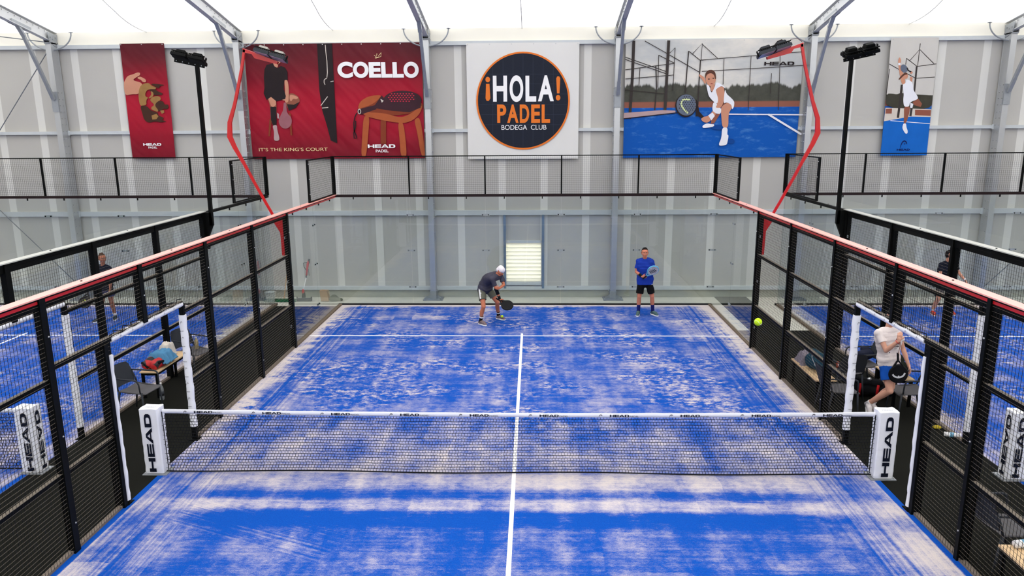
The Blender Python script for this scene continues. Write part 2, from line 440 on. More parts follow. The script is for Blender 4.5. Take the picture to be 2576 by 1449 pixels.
# ================================================================== THE HALL
WY = 10.99                         # inner face of the far wall
X0, X1, Y0 = -20.3, 20.3, -31.
b = MB().box(X0-1, X1+1, Y0-1, 11.3, -.2, -.012)
struct(b.build('floor', 'concrete'))
v0, v1, v2, v3 = at(1273, 611, 1, WY), at(1361, 611, 1, WY), at(1273, 708, 1, WY), at(1361, 708, 1, WY)
vx0, vx1, vz0, vz1 = (v0.x+v2.x)/2, (v1.x+v3.x)/2, v2.z, v0.z
b = MB()
b.box(X0, vx0, WY, WY+.12, .2, 7.3).box(vx1, X1, WY, WY+.12, .2, 7.3).box(vx0, vx1, WY, WY+.12, vz1, 7.3).box(vx0, vx1, WY, WY+.12, .2, vz0)
struct(b.build('wall_far', 'wall'))
struct(MB().box(X0, X1, WY-.02, WY+.12, -.012, .2).build('baseboard_far', 'plinth'))
for nm, xx in (('wall_left', X0-.15), ('wall_right', X1)):
    struct(MB().box(xx, xx+.15, Y0, WY+.12, -.012, 7.3).add([(xx+.07, Y0, 7.3), (xx+.07, 11.1, 7.3), (xx+.07, -10, 12.9)], [(0, 1, 2)]).build(nm, 'wall'))
struct(MB().box(X0, X1, Y0-.15, Y0, -.012, 7.3).build('wall_near', 'wall'))
# louvre window low in the far wall
b = MB(); n = 10; h = (vz1-vz0)/n
for i in range(n):
    z = vz0+i*h
    b.mat(0).prism([(vx0-.01, WY+.085, z), (vx0-.01, WY+.03, z+h*.72), (vx0-.01, WY+.035, z+h*.75), (vx0-.01, WY+.092, z)], (vx1-vx0+.02, 0, 0))
    b.mat(0).prism([(vx0-.01, WY+.03, z+h*.72), (vx0-.01, WY+.03, z+h*.80), (vx0-.01, WY+.095, z+h*1.0), (vx0-.01, WY+.10, z+h*.98)], (vx1-vx0+.02, 0, 0))
wn = struct(b.build('window_1', 'louvre'))
fr = MB()
for x in (at(1270, 640, 1, WY-.06).x, at(1366, 640, 1, WY-.06).x): fr.box(x-.033, x+.033, WY-.1, WY-.002, .26, 2.34)
fr.build('window_frame', 'blue_grey_steel', wn)
fr = MB().box(vx0-.01, vx1+.01, WY-.07, WY+.02, vz0-.09, vz0-.005).box(vx0-.01, vx1+.01, WY-.07, WY+.02, vz1+.005, vz1+.07)
fr.build('window_sill', 'purlin', wn)

# roof membrane: taut between the frames
FX = [-2.54+5.02*i for i in range(-4, 6)]
def roofz(x, y):
    d = 10.98-y if y > -10 else y+31.
    t = (x-FX[0])/5.02; t = t-math.floor(t); s = sin(pi*t)
    q = min(1, max(0, (d-1.1)/3.2)); q = q*q*(3-2*q)
    return 7.27+.205*d+s*(-.06*sin(pi*min(d, 1.5)/1.5)+.62*q)
b = MB(); xs = [X0+(X1-X0)*i/162 for i in range(163)]; ys = [10.98-.25*i for i in range(40)]; ys += [ys[-1]-1.0*i for i in range(1, 12)]; ys = [y for y in ys if y > -9.8]+[-10.]+[-12-2.*i for i in range(9)]+[-31.]
g = [(x, y, roofz(x, y)) for y in ys for x in xs]; nx = len(xs)
b.add(g, [(j*nx+i, j*nx+i+1, (j+1)*nx+i+1, (j+1)*nx+i) for j in range(len(ys)-1) for i in range(nx-1)])
ceil = struct(b.build('ceiling', 'membrane', smooth=True))
b = MB()
for i in range(9):
    xm = FX[0]+5.02*(i+.5)
    if xm < X1: b.tube([(xm, y, roofz(xm, y)-.012) for y in ys[:60]], .013, 5)
b.build('seam', 'seam', ceil)
# cream cloth closing the eave
b = MB()
N_ = 200; g = []
for j, (yy, zz) in enumerate(((10.93, 6.93), (10.955, 7.06), (10.965, 7.2), (10.98, 7.27))):
    for i in range(N_+1):
        x = X0+(X1-X0)*i/N_; g.append((x, yy+.012*sin(x*2.1)*sin(x*.7)*(j < 3), zz+(.006*sin(x*3.3) if j == 0 else 0)+(roofz(x, 10.98)-7.27 if j == 3 else 0)))
b.add(g, [(j*(N_+1)+i, j*(N_+1)+i+1, (j+1)*(N_+1)+i+1, (j+1)*(N_+1)+i) for j in range(3) for i in range(N_)])
struct(b.build('trim_1', 'eave_cloth', smooth=True))

# steel frames: column, rafter, brace, foot: one thing per frame
lr = ['far left column at the picture edge', 'column right of the tall narrow red banner', 'column between the large red banner and the round logo banner',
      'column between the round logo banner and the court photo banner', 'column at the right end of the court photo banner', 'column right of the narrow blue banner']
for i, fx in enumerate(FX):
    if fx < -13 or fx > 13: continue
    kk = i-2
    t = thing('steel_frame', 'grey bolted steel roof frame, '+lr[kk], 'steel frame', (fx, 10.8, 0), 'roof frames along the far wall')
    b = MB().box(fx-.075, fx+.075, 10.63, 10.645, .14, 6.98).box(fx-.075, fx+.075, 10.925, 10.94, .14, 6.98).box(fx-.07, fx+.07, 10.645, 10.925, .14, 6.98)
    b.build('column', 'column_alu', t)
    b = MB(); z = .6
    rows = [5.7, 5.52, 5.36, 5.2, 5.02, 4.86]+[4.68-.2*j for j in range(16)]
    for z in rows:
        for y in (10.70, 10.84):
            for s in (-1, 1): b.tube([(fx+s*.07, y, z), (fx+s*.088, y, z)], .013, 6)
    b.build('bolts', 'bolt', t)
    rf = MB().beam((fx, 10.86, 6.98+.13), (fx, -9.9, 6.98+.13+.205*20.76), .035, .24)
    rf.beam((fx, 10.86, 7.0), (fx, -9.9, 7.0+.205*20.76), .13, .018).beam((fx, 10.98, 7.255), (fx, -9.9, 7.245+.205*20.76), .13, .016)
    r_ = rf.build('rafter', 'alu_light', t)
    p = MB()
    for s in (-1, 1):
        p.prism([(fx+s*.068, 10.92, 6.86), (fx+s*.068, 10.6, 6.98), (fx+s*.068, 10.55, 7.24), (fx+s*.068, 10.95, 7.2)], (s*.012, 0, 0))
        p.beam((fx+s*.05, 9.95, 7.22), (fx+s*.05, 9.25, 7.36), .02, .1)
    p.box(fx-.08, fx+.08, 10.60, 10.96, 6.955, 6.985)
    p.build('joint_plate', 'galvanised', t)
    p = MB()
    for s in (-1, 1):
        for j in range(9): p.tube([(fx+s*.017, 9.0+.22*j, 7.28-.205*(.22*j-1.86)-.10+.02), (fx+s*.04, 9.0+.22*j, 7.20-.205*(.22*j-1.86))], .014, 6)
        for yy, zz in ((10.85, 7.12), (10.75, 7.08), (10.65, 7.12), (10.85, 6.98), (10.7, 7.0), (10.62, 7.03)): p.tube([(fx+s*.078, yy, zz), (fx+s*.1, yy, zz)], .013, 6)
    p.build('bolts', 'bolt', r_)
    br = MB().beam((fx, 9.62, 7.20), (fx, 10.52, 5.62), .075, .075).beam((fx, 10.38, 5.84), (fx, 10.56, 5.52), .09, .05)
    br.beam((fx, 9.5, 7.3), (fx, 9.72, 7.04), .1, .06).box(fx-.085, fx+.085, 10.6, 10.66, 5.2, 5.72)
    br.build('brace', 'galvanised', t)
    ft = MB().box(fx-.27, fx+.27, 10.5, 10.93, -.012, .02).box(fx-.09, fx+.09, 10.62, 10.92, .02, .24)
    for sx in (-.2, .2):
        for yy in (10.56, 10.8): ft.tube([(fx+sx, yy, .02), (fx+sx, yy, .05)], .022, 6)
    ft.prism([(fx+.09, 10.7, .02), (fx+.24, 10.7, .02), (fx+.09, 10.7, .13)], (0, .02, 0)).prism([(fx-.09, 10.7, .02), (fx-.24, 10.7, .02), (fx-.09, 10.7, .13)], (0, .02, 0))
    ft.build('base_plate', 'galvanised', t)
    hk = MB(); pts = []
    for j in range(21):
        a = pi+pi*j/20; pts.append((fx+.59*cos(a), 10.78-.03, 7.24+.44*sin(a)*1.0))
    hk.tube(pts, .018, 7)
    for s in (-1, 1): hk.lathe([(.05, 0), (.055, .012), (.02, .02)], (fx+s*.59, 10.75, 7.235), 10)
    hk.build('tension_tube', 'galvanised', t)
# rails between the columns
n = 0
for z, h, nm, where in ((4.635, .085, 'wall_rail', 'upper wall rail'), (2.40, .13, 'wall_rail', 'middle wall rail above the louvre window height'), (.265, .10, 'wall_rail', 'lowest wall rail near the floor'), (6.89, .10, 'wall_rail', 'top wall rail under the cream eave cloth')):
    o = MB()
    for i in range(len(FX)-1):
        a, c = FX[i]+.09, FX[i+1]-.09
        o.box(a, c, WY-.09, WY-.002, z-h/2, z+h/2)
        for x in (a, c): o.box(x-.02, x+.02, WY-.1, WY-.06, z-h/2-.02, z+h/2+.02)
    n += 1; struct(o.build('trim_%d' % (n+1), 'purlin'))
# wire bracing
def wire(nm, pts, lab):
    b = MB().tube(pts, .012, 6); m_ = V(pts[0]).lerp(V(pts[-1]), .55); d = (V(pts[-1])-V(pts[0])).normalized()
    o = b.build(nm, 'galvanised_dark', origin=pts[0]); tag(o, lab, 'cable')
    q = MB().tube([m_-d*.13, m_+d*.13], .022, 6).build('turnbuckle', 'bolt', o)
wire('bracing_cable', [(-12.7, 10.8, 6.8), (-17.3, 10.8, 1.0)], 'thin steel bracing cable slanting down left from the leftmost column top')
wire('bracing_cable', [(-17.3, 10.8, 5.4), (-12.7, 10.8, .35)], 'thin steel bracing cable slanting down right to the foot of the leftmost column')
wire('bracing_cable', [(12.62, 10.8, .25), (17.3, 10.8, 5.2)], 'thin steel bracing cable rising from the foot of the rightmost column')
wire('bracing_cable', [(-12.65, 10.75, 7.0), (-17.4, 9.3, 7.55)], 'thin steel bracing cable running under the roof at the upper left corner')

# ================================================================== BANNERS
BY = WY-.115
def banner(nm, tl, tr, br_, bl, mat_, lab, hem=None):
    P = [at(*q, 1, BY) for q in (tl, tr, br_, bl)]
    x0 = (P[0].x+P[3].x)/2; x1 = (P[1].x+P[2].x)/2; z1 = (P[0].z+P[1].z)/2; z0 = (P[2].z+P[3].z)/2
    b = MB(); nx, nz_ = 48, 24; rnd = random.Random(int(x0*100)); ph = rnd.random()*6
    f = lambda x, z: .012*sin(x*2.7+z*1.7+ph)+.010*sin(x*6.1-z*2.3)*((z-z0)/(z1-z0))
    g = [(x0+(x1-x0)*i/nx, BY+.012+f(x0+(x1-x0)*i/nx, z0+(z1-z0)*j/nz_)*.35, z0+(z1-z0)*j/nz_) for j in range(nz_+1) for i in range(nx+1)]
    fs = [(j*(nx+1)+i, j*(nx+1)+i+1, (j+1)*(nx+1)+i+1, (j+1)*(nx+1)+i) for j in range(nz_) for i in range(nx)]
    b.add(g, fs)
    b.add([(q[0], q[1]+.004, q[2]) for q in g], [f_[::-1] for f_ in fs])
    o = b.build(nm, mat_, smooth=True, origin=((x0+x1)/2, BY, z0)); tag(o, lab, 'banner')
    e = MB(); n_ = max(2, int((x1-x0)/.5))
    for i in range(n_+1):
        x = x0+.04+(x1-x0-.08)*i/n_; e.tube([(x, BY-.004, z1-.03), (x, BY-.012, z1-.03)], .014, 8)
    e.build('eyelets', 'bolt', o)
    return o, x0, x1, z0, z1
class Print:
    """flat ink shapes on a banner, measured from the photograph"""
    def __init__(s, parent, ox, oy, sc): s.par = parent; s.ox, s.oy, s.sc = ox, oy, sc; s.l = 0
    def P(s, x, y, lift): return at(s.ox+x/s.sc, s.oy+y/s.sc, 1, BY-lift)
    def shape(s, nm, m, *polys):
        b = MB(); s.l += 1; lift = .008+s.l*.0006
        for pl in polys:
            lift += .00004
            if 5 < len(pl) < 19 and nm.split('_')[1] in ('hand', 'crown', 'man', 'clothes', 'shoe', 'player', 'hair', 'dress', 'stool', 'trees'):
                for _ in (0, 1): pl = [((1-f)*pl[i][0]+f*pl[(i+1) % len(pl)][0], (1-f)*pl[i][1]+f*pl[(i+1) % len(pl)][1]) for i in range(len(pl)) for f in (.22, .78)]
            pts = [s.P(x, y, lift) for x, y in pl]
            a = sum(pts[i].x*pts[(i+1) % len(pts)].z-pts[(i+1) % len(pts)].x*pts[i].z for i in range(len(pts)))
            if a < 0: pts = pts[::-1]
            b.poly(pts)
        return b.build(nm, m, s.par)
    def line(s, nm, m, wd, *lines):
        b = MB(); s.l += 1; lift = .008+s.l*.0006
        for ln in lines:
            q = [s.P(x, y, lift) for x, y in ln]; O = V((0, q[0].y, 0))
            stroke(b, O, U1, UZ, [(p.x, p.z) for p in q], wd, 0)
        return b.build(nm, m, s.par)
    def text(s, nm, m, t, x0, y0, x1, y1, bold=0., fn=None):
        b = MB(); s.l += 1; lift = .008+s.l*.0006
        p0, p1 = s.P(x0, y1, lift), s.P(x1, y0, lift)
        if fn: fn(b, (p0.x, p0.y, p0.z), U1, UZ, p1.x-p0.x, p1.z-p0.z, 0)
        else: text_into(b, t, (p0.x, p0.y, p0.z), U1, UZ, p1.x-p0.x, p1.z-p0.z, bold, 0)
        return b.build(nm, m, s.par)
def ell(cx, cy, rx, ry, n=20, rot=0): return [(cx+rx*cos(2*pi*i/n)*cos(rot)-ry*sin(2*pi*i/n)*sin(rot), cy+rx*cos(2*pi*i/n)*sin(rot)+ry*sin(2*pi*i/n)*cos(rot)) for i in range(n)]
k('ink_skin', (196, 138, 112), rough=.6, var=.12, vs=3); k('ink_skin_dark', (140, 84, 66), rough=.6, var=.15, vs=3); k('ink_black', (38, 30, 32), rough=.6, var=.2, vs=3)
k('ink_hair', (88, 56, 44), rough=.6); k('ink_white', (226, 226, 232), rough=.6, var=.05, vs=4); k('ink_grey', (96, 104, 120), rough=.6, var=.1); k('ink_gold', (150, 112, 66), rough=.5, var=.3, vs=5)
k('ink_bronze', (66, 40, 30), rough=.5, var=.3, vs=5); k('ink_wood', (168, 86, 50), rough=.55, var=.16, vs=4); k('ink_wood_dark', (128, 58, 36), rough=.55, var=.16, vs=4)
k('ink_slate', (88, 92, 96), rough=.6); k('ink_post', (58, 52, 50), rough=.6); k('ink_lime', (206, 216, 160), rough=.6); k('ink_sock', (176, 150, 150), rough=.6)
k('ink_racket', (60, 34, 42), rough=.5, var=.2, vs=4); k('ink_hole', (196, 44, 70), rough=.5); k('ink_pale', (206, 196, 184), rough=.6)

# 1 narrow red banner with crown
o, x0, x1, z0, z1 = banner('hanging_banner', (300, 109), (412, 109), (441, 399), (333, 398), 'red_print', 'tall narrow dark red banner with a hand dangling a bronze crown')
q = Print(o, 290, 100, 4.83)
q.shape('printed_hand', 'ink_skin', [(98, 530), (140, 450), (170, 432), (215, 420), (270, 396), (302, 402), (300, 432), (262, 452), (215, 484), (235, 500), (300, 515), (330, 540), (300, 600), (285, 662), (200, 660), (120, 680)],
        [(265, 460), (300, 445), (360, 474), (376, 495), (366, 520), (330, 512), (312, 486), (280, 476)])
q.shape('printed_crown', 'ink_bronze', [(330, 900), (300, 800), (380, 800), (430, 860), (520, 885), (520, 920), (600, 950), (560, 975), (630, 990), (560, 1005), (490, 990), (400, 1010), (350, 970)],
        [(400, 600), (470, 590), (520, 630), (576, 650), (570, 668), (520, 672), (480, 680)], [(480, 760), (520, 745), (580, 745), (600, 790), (640, 785), (650, 820), (630, 845), (590, 835), (540, 870), (500, 860)],
        [(415, 530), (590, 545), (592, 556), (540, 562), (530, 592), (500, 580)])
q.shape('printed_crown', 'ink_gold', [(305, 560), (350, 530), (410, 524), (440, 560), (500, 580), (490, 600), (430, 598), (385, 612), (365, 650), (365, 690), (400, 700), (375, 740), (382, 790), (340, 800), (300, 800), (282, 700), (285, 620)],
        [(430, 620), (462, 640), (466, 680), (430, 710), (400, 712), (420, 690), (440, 665)], [(440, 700), (500, 682), (545, 692), (556, 730), (500, 760), (480, 800), (520, 850), (520, 880), (440, 850), (435, 820), (480, 790), (420, 740)],
        [(440, 920), (500, 900), (525, 930), (500, 965), (450, 970)], [(545, 860), (590, 855), (596, 885), (565, 900)])
q.text('printed_word', 'print_white', '', 341, 1256, 556, 1288, fn=wordmark)
q.text('printed_word', 'print_white', 'PADEL', 404, 1298, 508, 1322, bold=.02)

# 2 large red banner
o, x0, x1, z0, z1 = banner('hanging_banner', (613, 109), (1060, 108), (1069, 399), (635, 399), 'red_print', 'large dark red banner with seated man and padel racket on wooden stool')
q = Print(o, 660, 120, 5.575)
q.shape('printed_curtain', 'ink_black', [(766, -60), (975, -60), (1000, 400), (1050, 1340), (960, 1300), (905, 1090), (840, 880), (800, 600), (785, 300)])
q.line('printed_lamp', 'ink_pale', .02, [(882, -40), (890, 60), (905, 180), (912, 350), (905, 420)], [(880, 520), (866, 490), (866, 455), (885, 435), (905, 430)], [(955, 478), (998, 468)], [(820, 812), (915, 685)], [(836, 846), (924, 838)])
q.shape('printed_stool', 'ink_wood_dark', [(100, 1000), (130, 1000), (110, 1240), (85, 1240)], [(370, 900), (400, 930), (420, 1230), (395, 1230)])
q.shape('printed_man', 'ink_skin_dark', [(380, 640), (430, 640), (500, 680), (530, 740), (490, 810), (380, 870), (335, 820), (330, 740)], [(70, 690), (190, 680), (200, 830), (195, 1080), (145, 1090), (115, 1000), (110, 830)])
q.shape('printed_man', 'ink_skin', [(160, 165), (250, 172), (255, 210), (225, 225), (215, 280), (180, 275), (150, 225)], [(22, 425), (98, 435), (92, 545), (240, 675), (330, 690), (360, 715), (345, 745), (300, 740), (215, 710), (50, 575), (30, 520)],
        [(305, 450), (352, 450), (372, 560), (368, 760), (330, 775), (310, 740), (320, 600)], [(75, 695), (185, 695), (190, 800), (150, 840), (120, 815)], [(385, 650), (480, 680), (505, 700), (480, 725), (430, 712), (400, 760), (380, 720)])
q.shape('printed_clothes', 'ink_black', [(60, 240), (145, 222), (175, 265), (215, 285), (262, 255), (320, 280), (352, 340), (356, 452), (305, 455), (300, 580), (330, 680), (320, 720), (195, 750), (120, 690), (60, 735), (18, 640), (30, 560), (22, 420), (28, 310)],
        ell(258, 100, 44, 60, 14), [(160, 60), (290, 70), (295, 150), (160, 130)], [(345, 790), (440, 800), (520, 760), (470, 840), (370, 885)], [(112, 830), (195, 830), (200, 1080), (150, 1092), (120, 1010)])
q.shape('printed_shoe', 'ink_sock', [(140, 1090), (205, 1082), (208, 1150), (245, 1280), (220, 1308), (160, 1304), (165, 1180)], [(205, 910), (235, 930), (235, 995), (210, 990)])
q.shape('printed_racket', k('ink_racket_light', (150, 96, 104), rough=.6, var=.2, vs=4), ell(322, 1030, 92, 105, 20), [(300, 770), (330, 770), (345, 900), (380, 960), (250, 960), (290, 880)])
q.text('printed_words', 'print_cream', "IT’S THE KING’S COURT", -46, 1402, 914, 1452)
q = Print(o, 860, 120, 5.173)
q.l = 12
q.shape('printed_stool', 'ink_wood_dark', [(505, 930), (575, 930), (575, 1250), (505, 1250)], ell(640, 760, 420, 120, 28))
q.shape('printed_stool', 'ink_wood', [(283, 885), (362, 890), (345, 1100), (318, 1425), (250, 1425), (265, 1150)], [(728, 960), (802, 975), (830, 1200), (846, 1425), (768, 1425), (752, 1200)], [(938, 930), (1015, 905), (1050, 1100), (1082, 1380), (1082, 1425), (1030, 1400), (980, 1100)],
        [(215, 740), (300, 840), (560, 850), (760, 915), (900, 860), (1040, 740), (1040, 800), (1000, 880), (900, 960), (780, 985), (500, 940), (300, 890), (215, 800)], [(215, 750), (250, 690), (350, 630), (520, 612), (470, 680), (380, 745), (240, 790)])
q.shape('printed_racket', 'ink_racket', ell(790, 680, 248, 122, 28), [(430, 745), (520, 620), (580, 700), (640, 750), (1032, 690), (1025, 780), (880, 840), (640, 820), (450, 790)], [(200, 805), (440, 745), (450, 800), (250, 870), (205, 850)])
q.shape('printed_racket', 'ink_hole', *[ell(610+38*i+(j % 2)*19, 600+24*j, 11, 7, 8) for j in range(5) for i in range(9) if ((610+38*i-770)/190)**2+((600+24*j-645)/66)**2 < 1.05])
q.shape('printed_racket', 'ink_pale', ell(228, 830, 22, 36, 14), [(500, 665), (545, 690), (520, 715)])
q.shape('printed_racket', 'ink_black', ell(228, 830, 13, 24, 12))
q.line('printed_strap', 'ink_black', .03, [(195, 850), (170, 900), (155, 980), (160, 1080), (180, 1130), (195, 1175), (160, 1180), (155, 1110), (180, 1020), (180, 950)])
q.line('printed_crown', 'print_cream', .012, [(510, 62), (508, 115), (438, 138), (430, 128), (490, 118)], [(420, 96), (445, 118), (456, 72), (476, 108), (510, 64)])
for ch, a, c, t0, t1 in (('C', -52, 136, 182, 394), ('O', 150, 342, 182, 394), ('E', 356, 502, 187, 390), ('L', 516, 652, 187, 390), ('L', 664, 800, 187, 390), ('O', 806, 996, 182, 394)):
    q.text('printed_letter', 'print_white', ch, a, t0, c, t1, bold=.05)
q.text('printed_word', 'print_white', '', 338, 1258, 694, 1306, fn=wordmark)
q.text('printed_word', 'print_white', 'PADEL', 442, 1325, 606, 1362, bold=.02)

# 3 round logo banner
o, x0, x1, z0, z1 = banner('hanging_banner', (1172, 108), (1459, 107), (1453, 400), (1178, 399), k('banner_white', (218, 216, 212), rough=.6, var=.03, vs=1.2), 'square pale banner with a big round navy and orange club logo')
q = Print(o, 1140, 0, 2.588)
c0 = (455, 655)
q.shape('printed_ring', 'print_orange', ell(c0[0], c0[1], 305, 319, 72))
q.shape('printed_disc', 'print_navy', ell(c0[0], c0[1], 294, 308, 72))
grid = [[(x, c0[1]-300*sqrt(max(0, 1-((x-c0[0])/290)**2))), (x, c0[1]+300*sqrt(max(0, 1-((x-c0[0])/290)**2)))] for x in (258, 324, 390, 455, 520, 586, 652)]
grid += [[(c0[0]-288*sqrt(max(0, 1-((y-c0[1])/300)**2)), y), (c0[0]+288*sqrt(max(0, 1-((y-c0[1])/300)**2)), y)] for y in (482, 546, 612, 680, 746, 812)]
q.line('printed_grid', k('ink_grid', (52, 60, 78), rough=.6), .006, *grid)
q.text('printed_word', 'print_white', 'H', 260, 492, 350, 662, bold=.034)
q.text('printed_word', 'print_white', 'O', 368, 490, 456, 664, bold=.034)
q.text('printed_word', 'print_white', 'L', 471, 492, 541, 662, bold=.034)
q.text('printed_word', 'print_white', 'A', 552, 490, 656, 660, bold=.034)
q.shape('printed_mark', 'print_orange', ell(225, 518, 15, 18, 16), [(214, 546), (236, 546), (242, 640), (232, 657), (218, 657), (211, 640)], ell(683, 636, 15, 18, 16), [(671, 510), (678, 497), (690, 497), (697, 510), (692, 608), (676, 608)])
for ch, a, c in (('P', 287, 345), ('A', 352, 425), ('D', 434, 495), ('E', 508, 566), ('L', 576, 631)):
    q.text('printed_word', 'print_orange', ch, a, 680, c, 800, bold=.034)
q.text('printed_words', 'print_white', 'BODEGA  CLUB', 315, 812, 607, 846)

# 4 court photo banner
o, x0, x1, z0, z1 = banner('hanging_banner', (1575, 100), (2017, 97), (2009, 396), (1567, 396), 'court_print', 'wide photo banner of a woman lunging with a padel racket on blue court')
q = Print(o, 1560, 90, 6.9)
q.line('printed_fence', 'ink_post', .075, [(238, 85), (215, 700), (165, 1440)], [(845, 80), (812, 700), (775, 1350)])
q.line('printed_fence', 'ink_post', .03, [(1395, 430), (1370, 800), (1350, 1200)], [(620, 520), (632, 900), (600, 1290)], [(1190, 265), (1160, 600), (1130, 990)])
q.line('printed_fence', 'ink_post', .018, [(430, 90), (820, 310), (1390, 640)], [(90, 370), (800, 620)], [(90, 410), (800, 660)], [(80, 935), (800, 1010)], [(1190, 265), (1395, 430)], [(1260, 310), (1428, 130), (1405, 430), (1520, 410)],
       [(670, 335), (655, 900)], [(670, 335), (935, 470)], [(850, 310), (955, 205), (915, 960)], [(90, 590), (630, 520), (940, 480)], [(90, 750), (930, 680)], [(345, 560), (325, 900)])
q.shape('printed_path', 'ink_sock', [(60, 1340), (740, 1290), (960, 1300), (960, 1330), (60, 1432)])
q.line('printed_fence', 'ink_black', .02, [(60, 1440), (1000, 1335)])
q = Print(o, 1540, 80, 3.018); q.l = 6
q.line('printed_fence', 'ink_post', .016, [(665, 215), (1150, 175), (1460, 150)], [(850, 205), (842, 400)], [(1055, 180), (1033, 595)], [(1276, 180), (1262, 595)], [(680, 300), (1180, 272), (1480, 252)], [(680, 90), (800, 200)], [(1210, 315), (1200, 470)])
q.line('printed_line', 'ink_white', .03, [(880, 625), (1448, 630)]); q.line('printed_line', 'ink_white', .05, [(1185, 626), (1438, 780)])
q = Print(o, 1680, 160, 6.3); q.l = 9
q.shape('printed_shadow', k('ink_deep_blue', (10, 66, 140), rough=.6), ell(800, 1010, 110, 40, 16), ell(1000, 1230, 60, 40, 14))
q.shape('printed_player', 'ink_skin_dark', [(690, 900), (760, 800), (830, 795), (735, 945), (680, 955)])
q.shape('printed_player', 'ink_skin', [(490, 165), (530, 185), (575, 210), (610, 290), (590, 330), (545, 250), (500, 205)], ell(682, 240, 80, 118, 22), [(680, 330), (745, 330), (740, 400), (700, 450), (672, 400)],
        [(765, 400), (830, 360), (890, 370), (900, 480), (880, 640), (790, 760), (700, 880), (630, 940), (560, 925), (520, 880), (560, 845), (640, 830), (740, 720), (785, 640), (770, 500)],
        [(840, 690), (930, 620), (1015, 620), (1030, 680), (960, 790), (960, 1020), (862, 1020), (845, 800)])
q.shape('printed_hair', 'ink_hair', [(590, 250), (590, 160), (640, 100), (710, 96), (755, 140), (768, 240), (748, 250), (735, 180), (690, 150), (640, 160), (610, 190)])
q.shape('printed_face', 'ink_black', ell(650, 245, 18, 8, 10), ell(722, 232, 18, 8, 10)); q.shape('printed_face', k('ink_lip', (150, 70, 66), rough=.6), ell(694, 318, 20, 8, 10))
q.shape('printed_dress', 'ink_white', [(605, 320), (660, 350), (690, 480), (740, 380), (770, 280), (910, 370), (905, 390), (850, 350), (770, 400), (760, 430), (800, 560), (785, 640), (720, 600), (650, 520), (630, 440)],
        [(905, 390), (930, 480), (1000, 540), (1055, 600), (1050, 680), (1018, 735), (1010, 650), (930, 610), (880, 640)], [(720, 600), (790, 640), (750, 700), (850, 700), (840, 800), (760, 790), (700, 740)],
        [(860, 1012), (950, 1012), (940, 1130), (965, 1135), (945, 1250), (930, 1290), (820, 1305), (808, 1270), (850, 1180)], [(560, 975), (620, 945), (690, 960), (735, 960), (735, 990), (680, 1010), (560, 1022), (546, 1000)], [(640, 820), (710, 775), (745, 830), (690, 900)])
q.shape('printed_racket', 'ink_black', [(440, 840), (445, 560), (470, 600), (500, 760), (570, 840), (540, 865), (470, 830)], ell(285, 665, 166, 182, 28))
q.shape('printed_racket', 'ink_grey', ell(292, 655, 156, 168, 28))
q.line('printed_racket', 'ink_lime', .045, [(355, 575), (290, 565), (235, 575), (212, 620), (225, 680), (260, 730), (318, 785)])
q.shape('printed_racket', 'ink_black', *[ell(185+38*i+(j % 2)*19, 525+30*j, 8, 9, 8) for j in range(9) for i in range(8) if ((185+38*i-300)/130)**2+((525+30*j-650)/140)**2 < 1.0])
q = Print(o, 1540, 80, 3.018); q.l = 20
q.text('printed_word', 'ink_black', '', 1154, 226, 1384, 256, fn=wordmark)
q.line('printed_mark', 'ink_black', .10, [(1236, 130), (1244, 105), (1262, 82), (1285, 72), (1308, 82), (1322, 105)])

# 5 narrow blue banner
o, x0, x1, z0, z1 = banner('hanging_banner', (2243, 95), (2362, 95), (2332, 391), (2216, 391), 'court_print', 'tall narrow blue photo banner of a woman jumping to smash')
q = Print(o, 2210, 90, 4.675)
q.shape('printed_sky', k('ink_sky', (196, 192, 186), rough=.6, var=.05, vs=2), [(150, 22), (712, 20), (640, 700), (95, 690)])
q.shape('printed_trees', k('ink_tree', (62, 60, 50), rough=.6, var=.3, vs=6), [(96, 680), (160, 680), (220, 690), (260, 670), (440, 690), (560, 695), (640, 705), (622, 870), (82, 850)])
q.shape('printed_path', 'ink_pale', [(82, 845), (622, 865), (612, 955), (380, 950), (64, 1005)])
q.shape('printed_wall', k('ink_brick', (140, 82, 66), rough=.6), [(430, 868), (618, 872), (612, 942), (428, 934)], [(88, 860), (160, 855), (155, 915), (80, 915)])
q.shape('printed_court', k('ink_court', (18, 98, 186), rough=.6, var=.14, vs=3), [(64, 1005), (380, 950), (612, 955), (566, 1405), (22, 1412)])
q.line('printed_line', 'ink_white', .016, [(140, 998), (606, 1034)])
q.line('printed_fence', 'ink_post', .06, [(275, 575), (255, 760), (228, 965)], [(390, 850), (375, 945)]); q.line('printed_fence', 'ink_post', .045, [(450, 360), (420, 670)])
q.line('printed_fence', 'ink_post', .016, [(125, 330), (240, 395), (440, 500), (662, 485)], [(330, 265), (455, 360), (680, 330)], [(330, 265), (320, 340)], [(492, 90), (460, 360)], [(370, 290), (485, 160), (655, 330)], [(130, 390), (90, 700)])
q.shape('printed_player', 'ink_skin_dark', [(300, 830), (375, 830), (360, 920), (325, 1030), (295, 1030), (300, 940)], [(400, 780), (470, 740), (512, 800), (495, 840), (420, 815)])
q.shape('printed_player', 'ink_skin', [(228, 290), (250, 245), (268, 290), (258, 340), (275, 400), (300, 460), (320, 560), (285, 578), (265, 540), (240, 400)], ell(318, 470, 30, 38, 14), [(372, 480), (402, 490), (395, 545), (370, 530)], ell(385, 432, 18, 16, 10))
q.shape('printed_hair', 'ink_hair', [(295, 440), (330, 430), (345, 455), (305, 460), (240, 525), (235, 505)])
